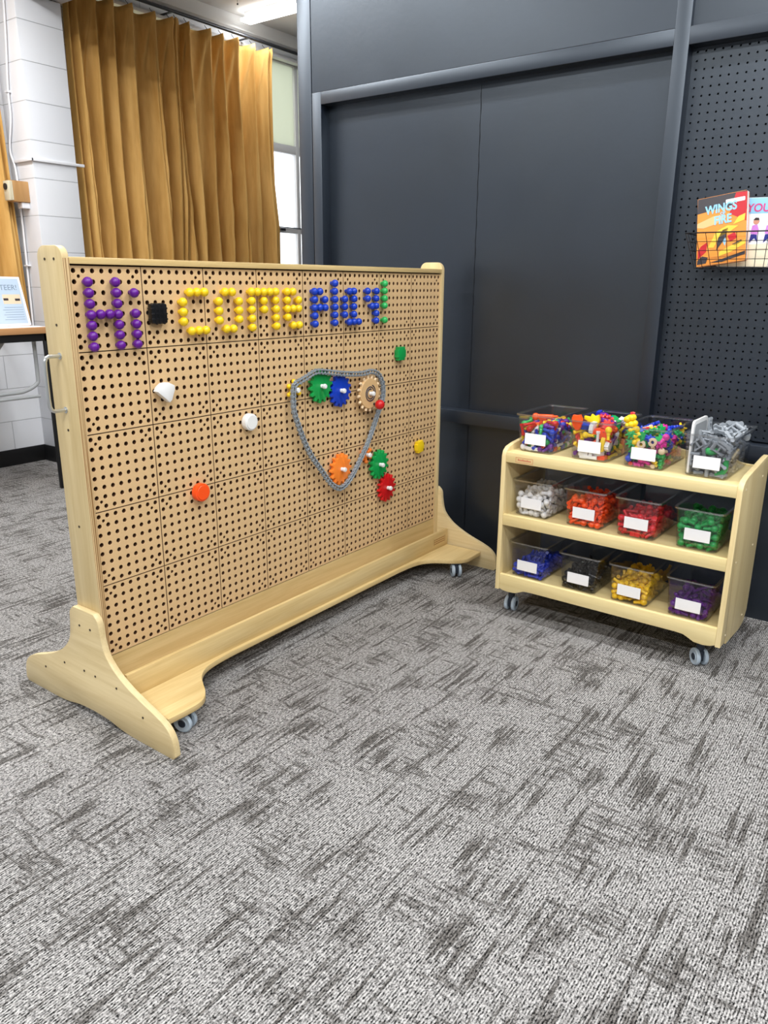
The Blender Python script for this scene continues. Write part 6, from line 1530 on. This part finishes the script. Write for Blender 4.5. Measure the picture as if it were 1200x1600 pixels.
def curtain(x0, x1, hooks, zt, zb, label, flare=0.0, seed=1, name='curtain', amp_k=1.0):
    rr = random.Random(seed)
    e = tag(empty(name, ((x0 + x1) / 2, CY, zb)), label, 'curtain', 'golden velvet curtains along the window wall')
    nx, nz = 260, 70
    bm = bmesh.new()
    hk = [x0] + sorted(hooks) + [x1]
    hk = sorted(set(round(h, 4) for h in hk))
    ph = [rr.uniform(0, 6.28) for _ in range(6)]
    grid = []
    for j in range(nz + 1):
        t = j / nz
        row = []
        for i in range(nx + 1):
            s = i / nx
            x = x0 + (x1 - x0) * s
            # which bay between hooks
            for a, b in zip(hk, hk[1:]):
                if x <= b + 1e-9:
                    f = (x - a) / max(b - a, 1e-6)
                    wdt = b - a
                    kk2 = hk.index(a)
                    break
            pinch = 2 * abs(f - 0.5)                     # 1 at hooks, 0 between
            topw = math.exp(-t * 9.0)
            # near the heading the cloth pinches forward at each hook, lower down it falls into soft deep flutes
            drift = 0.06 * math.sin(2.1 * t + ph[0] + kk2 * 1.7)
            flute = math.cos(2 * PI * (f + drift * t * 4))
            amp = 0.030 + 0.048 * min(1.0, t * 2.2)
            y = -amp * (1.0 - 2.0 * abs(math.sin(PI * (f + drift * t * 4))) ** 0.8)
            y += 0.016 * math.sin(2 * PI * 2 * f + ph[1] + 3 * t + kk2 * 1.3) * min(1.0, t * 3)
            y += 0.010 * math.sin(5.0 * s * PI + ph[2] + 2.2 * t)
            y -= 0.034 * topw * max(0.0, pinch - 0.72) / 0.28 * (1.0 if j > 0 else 0.7)
            # slanted crease under each heading pleat
            cr = f - 0.92 + t * 2.6
            y -= 0.040 * math.exp(-(cr / 0.10) ** 2) * max(0.0, 1 - t * 5.0) * (1 if j else 0.5)
            sag = 0.022 * (1 - pinch ** 2) * math.exp(-t * 14)
            z = zt - (zt - zb) * t - sag
            xx = x + flare * t * s + 0.008 * math.sin(4 * t + ph[3] + kk2) * t * (1 if 0.02 < s < 0.98 else 0)
            row.append(bm.verts.new((xx - (x0 + x1) / 2, y * amp_k, z - zb)))
        grid.append(row)
    for j in range(nz):
        for i in range(nx):
            bm.faces.new((grid[j][i], grid[j + 1][i], grid[j + 1][i + 1], grid[j][i + 1]))
    me = bpy.data.meshes.new('cloth')
    bm.to_mesh(me)
    bm.free()
    for p in me.polygons:
        p.use_smooth = True
    me.materials.append(MATS['velvet'])
    o = link_mesh('cloth', me, e)
    md = o.modifiers.new('thickness', 'SOLIDIFY')
    md.thickness = 0.003
    md.offset = 0
    for h in hooks:
        MB().tube([(0, -0.028, -0.012), (0, -0.020, 0.004), (0, -0.008, 0.014), (0, 0.0, 0.026)], 0.0022, 6).build('hook', 'rod_dark', e, (h - (x0 + x1) / 2, 0, zt - zb))
    return e


curtain(2.010, 2.800, [2.06, 2.19, 2.325, 2.456, 2.640, 2.775], 2.828, 0.12, 'golden brown velvet curtain hanging left of the gap, beside the white pillar', 0.0, 3)
curtain(2.815, 3.700, [2.835, 2.922, 3.106, 3.232, 3.357, 3.537, 3.67], 2.836, 0.12, 'golden brown velvet curtain hanging right of the gap, beside the bright window', 0.05, 8)
e = curtain(0.60, 1.535, [0.65, 0.80, 0.95, 1.10, 1.25, 1.38, 1.51], 2.83, 0.86, 'golden brown velvet curtain far left, behind the table and left of the white pillar', 0.07, 12, amp_k=0.36)
e.location.y = 3.022

tk = tag(empty('curtain_track', (3.3, CY, 2.87)), 'dark double curtain track running along the wall above the two velvet curtains', 'curtain track')
MB().cyl((-1.36, -0.012, 0.006), (2.6, -0.012, 0.006), 0.010, 12).build('rail', 'rod_dark', tk)
MB().cyl((-1.36, 0.030, 0.024), (2.6, 0.030, 0.024), 0.010, 12).build('rail', 'rod_dark', tk)
MB().box((-1.36, 0.06, -0.035), (2.6, 0.12, -0.012), 0.002).build('mounting_batten', 'lamp_body', tk)
for k in range(6):
    MB().box((-1.2 + k * 0.7, -0.02, -0.004), (-1.18 + k * 0.7, 0.12, 0.002)).build('bracket', 'rod_dark', tk)
# far-left track
tk2 = tag(empty('curtain_track', (1.0, 3.0, 2.87)), 'short dark curtain track above the far-left curtain', 'curtain track')
MB().cyl((-0.6, 0.012, 0.0), (0.6, 0.012, 0.0), 0.009, 12).build('rail', 'rod_dark', tk2)

# ================================================================ PIPES AND BOX ON THE PILLAR
MB_ = MB().tube(smooth_line([(1.612, 2.918, 2.675), (1.612, 2.945, 2.45), (1.612, 2.985, 2.20), (1.612, 2.992, 2.05), (1.612, 3.035, 1.92), (1.612, 3.040, 1.86), (1.612, 3.005, 1.76), (1.612, 3.002, 1.50), (1.612, 3.010, 1.20), (1.612, 3.020, 0.90), (1.612, 3.02, 0.78)], 8), 0.0062, 8)
MB_.box((1.600, 2.982, 1.226), (1.624, 3.022, 1.234)).box((1.600, 2.975, 2.18), (1.624, 3.005, 2.19))
tag(MB_.build('wall_cable', 'pipe_white'), 'white painted cable running down the left side of the white pillar', 'cable')
cdm = MB().box((1.6115, 2.8215, 1.808), (1.955, 2.8355, 1.824), 0.002).box((1.6095, 2.8215, 1.808), (1.6235, 3.02, 1.824), 0.002)
tag(cdm.build('conduit', 'pipe_white'), 'white painted conduit running across the front of the white pillar', 'conduit')
bx = tag(MB().box((1.520, 2.905, 1.585), (1.6235, 2.970, 1.700), 0.004).build('control_box', 'box_tan'), 'small tan control box on the left side of the white pillar', 'control box')
MB().box((1.500, 2.910, 1.590), (1.5198, 2.965, 1.697), 0.003).build('bezel', 'box_beige', bx)
MB().cyl((1.4998, 2.938, 1.665), (1.494, 2.938, 1.665), 0.018, 20).build('dial', 'rod_dark', bx)
MB().box((1.515, 2.9035, 1.592), (1.5225, 2.9049, 1.695)).build('light_edge', 'box_beige', bx)
cn = MB().box((1.575, 2.915, 1.552), (1.6235, 2.965, 1.584), 0.003)
tag(cn.build('junction_box', 'pipe_white'), 'small white junction box just below the tan control box', 'junction box')

# ================================================================ TABLE, SIGN
tb = tag(empty('side_table', (0.35, 2.55, 0)), 'counter-height table with wood-edged top and black frame at the far left', 'table')
T0 = Vector((0.35, 2.55, 0))


def tpart(mb, n, m):
    o = mb.build(n, m, tb)
    o.data.transform(Matrix.Translation(-T0))
    return o


tt = tpart(MB().box((-0.75, 2.302, 0.871), (1.286, 2.80, 0.9035), 0.001), 'table_top', 'table_top')
o = MB().box((-0.752, 2.297, 0.8695), (1.290, 2.302, 0.9035), 0.002).box((1.286, 2.302, 0.8695), (1.290, 2.80, 0.9035), 0.001).build('edge_strip', 'table_edge', tt)
o.data.transform(Matrix.Translation(-T0))
tpart(MB().box((-0.70, 2.315, 0.829), (1.283, 2.335, 0.871)).box((-0.70, 2.76, 0.829), (1.283, 2.78, 0.871)).box((1.262, 2.335, 0.829), (1.283, 2.76, 0.871)), 'apron', 'base_black')
for (x, y) in ((1.265, 2.315), (0.90, 2.765), (-0.70, 2.315), (-0.70, 2.765)):
    tpart(MB().box((x, y, 0), (x + 0.020, y + 0.020, 0.871), 0.002), 'leg', 'base_black')
tpart(MB().tube(smooth_line([(-0.5, 2.42, 0.545), (0.6, 2.42, 0.548), (1.08, 2.42, 0.552), (1.18, 2.42, 0.558), (1.25, 2.42, 0.590), (1.262, 2.42, 0.64), (1.262, 2.42, 0.86)], 8), 0.011, 10), 'brace_tube', 'pipe_grey')
tpart(MB().tube([(-0.5, 2.42, 0.522), (1.262, 2.42, 0.522)], 0.009, 10), 'brace_tube', 'pipe_grey')
tpart(MB().tube([(1.12, 2.42, 0.86), (0.86, 2.42, 0.56)], 0.009, 10), 'brace_tube', 'pipe_grey')
# leaning notice
sg = empty('notice_stand', (1.066, 2.50, 0.9037))
tag(sg, 'pale blue printed notice leaning on the table at the far left', 'sign')
ln = Matrix.Rotation(-0.20, 4, 'X') @ Matrix.Rotation(-0.0, 4, 'Y')
SX = 0.242
brd = MB().prism([(-SX, 0.001), (SX, 0.001), (SX - 0.012, 0.262), (-SX, 0.268)], 1, 0, 0.004).build('notice_board', 'paper', sg)
brd.matrix_local = ln
mat('notice_blue', (186, 204, 222), 0.5)
mat('notice_text', (122, 140, 162), 0.6)
mat('notice_photo', (232, 206, 176), 0.6)
pnl = MB().prism([(-SX + 0.01, 0.012), (SX - 0.016, 0.012), (SX - 0.024, 0.252), (-SX + 0.01, 0.255)], 1, -0.0006, 0.0).build('printed_face', 'notice_blue', brd)
text_mesh('notice_heading', 'VOLUNTEER!', 0.040, 'notice_text', brd, basis((0.205, -0.0008, 0.192), (1, 0, 0), (0, 0, 1), (0, -1, 0)), 0.0003, align='RIGHT')
ph_ = MB().box((0.112, -0.0012, 0.118), (0.212, -0.0006, 0.168)).build('notice_photo', 'notice_photo', brd)
MB().box((0.115, -0.0018, 0.136), (0.142, -0.0012, 0.148)).box((0.179, -0.0018, 0.134), (0.207, -0.0012, 0.146)).build('photo_detail', 'cover_dark', ph_)
tl = MB()
for k in range(6):
    tl.box((0.110 - 0.01 * (k % 2), -0.0010, 0.098 - k * 0.013), (0.214, -0.0006, 0.100 - k * 0.013))
tl.build('printed_lines', 'notice_text', brd)
MB().box((-0.10, 0.09, 0.0), (0.10, 0.094, 0.20), 0.001).build('prop', 'paper', sg).matrix_local = Matrix.Rotation(0.28, 4, 'X')
tag(MB().box((1.02, 2.335, 0.9037), (1.275, 2.42, 0.9052)).build('paper_sheet', 'paper'), 'white paper sheet lying flat on the table in front of the notice', 'paper')


# ================================================================ CEILING FITTINGS
def fitting(x, y, z=2.985, L=1.25, label='', w=0.11, power=1.0):
    e = tag(empty('ceiling_light', (x, y, z)), label, 'ceiling light', 'linear ceiling lights')
    MB().box((-w * 0.22, -L / 2 + 0.02, 0.0), (w * 0.22, L / 2 - 0.02, 3.03 - z), 0.003).build('housing', 'lamp_body', e)
    MB().box((-w / 2 + 0.004, -L / 2 + 0.004, -0.025), (w / 2 - 0.004, L / 2 - 0.004, 0.0), 0.008).build('diffuser', 'tube_lamp', e)
    ld = bpy.data.lights.new('lamp', 'AREA')
    ld.shape = 'RECTANGLE'
    ld.size, ld.size_y = w, L
    ld.energy = LAMP_POWER * power
    ld.color = (0.96, 0.98, 1.0)
    lo = bpy.data.objects.new('lamp', ld)
    COL.objects.link(lo)
    lo.parent = e
    lo.location = (0, 0, -0.03)
    return e


fitting(3.49, 2.33, 2.985, 1.25, 'linear ceiling light shining above the curtain track, left of the dark partition', power=0.28)
fitting(0.75, 2.05, 2.93, 1.25, 'linear light added out of view to brighten the curtains')  # unseen fill lamp, added to light the curtain folds
for x in (-2.6, -0.55, 0.95):
    for y in (-3.4, -1.3, 0.9):
        fitting(x, y, 2.93, 1.25, 'linear ceiling light out of view, %s row, %s end' % ({-2.6: 'left', -0.55: 'middle', 0.95: 'right'}[x], {-3.4: 'near', -1.3: 'middle', 0.9: 'far'}[y]), power=0.6 if (y > 0 and x < 0) else {-2.6: 1.7, -0.55: 1.0, 0.95: 0.8}[x])
for c_ in (-0.30,):
    tag(MB().cyl((3.10, 2.62, 2.93), (3.10, 2.62, 3.03), 0.0012, 6).sph((3.10, 2.62, 2.93), 0.006, 8).build('pull_cord', 'rod_dark'), 'thin cord hanging from the ceiling beside the linear light', 'cord')
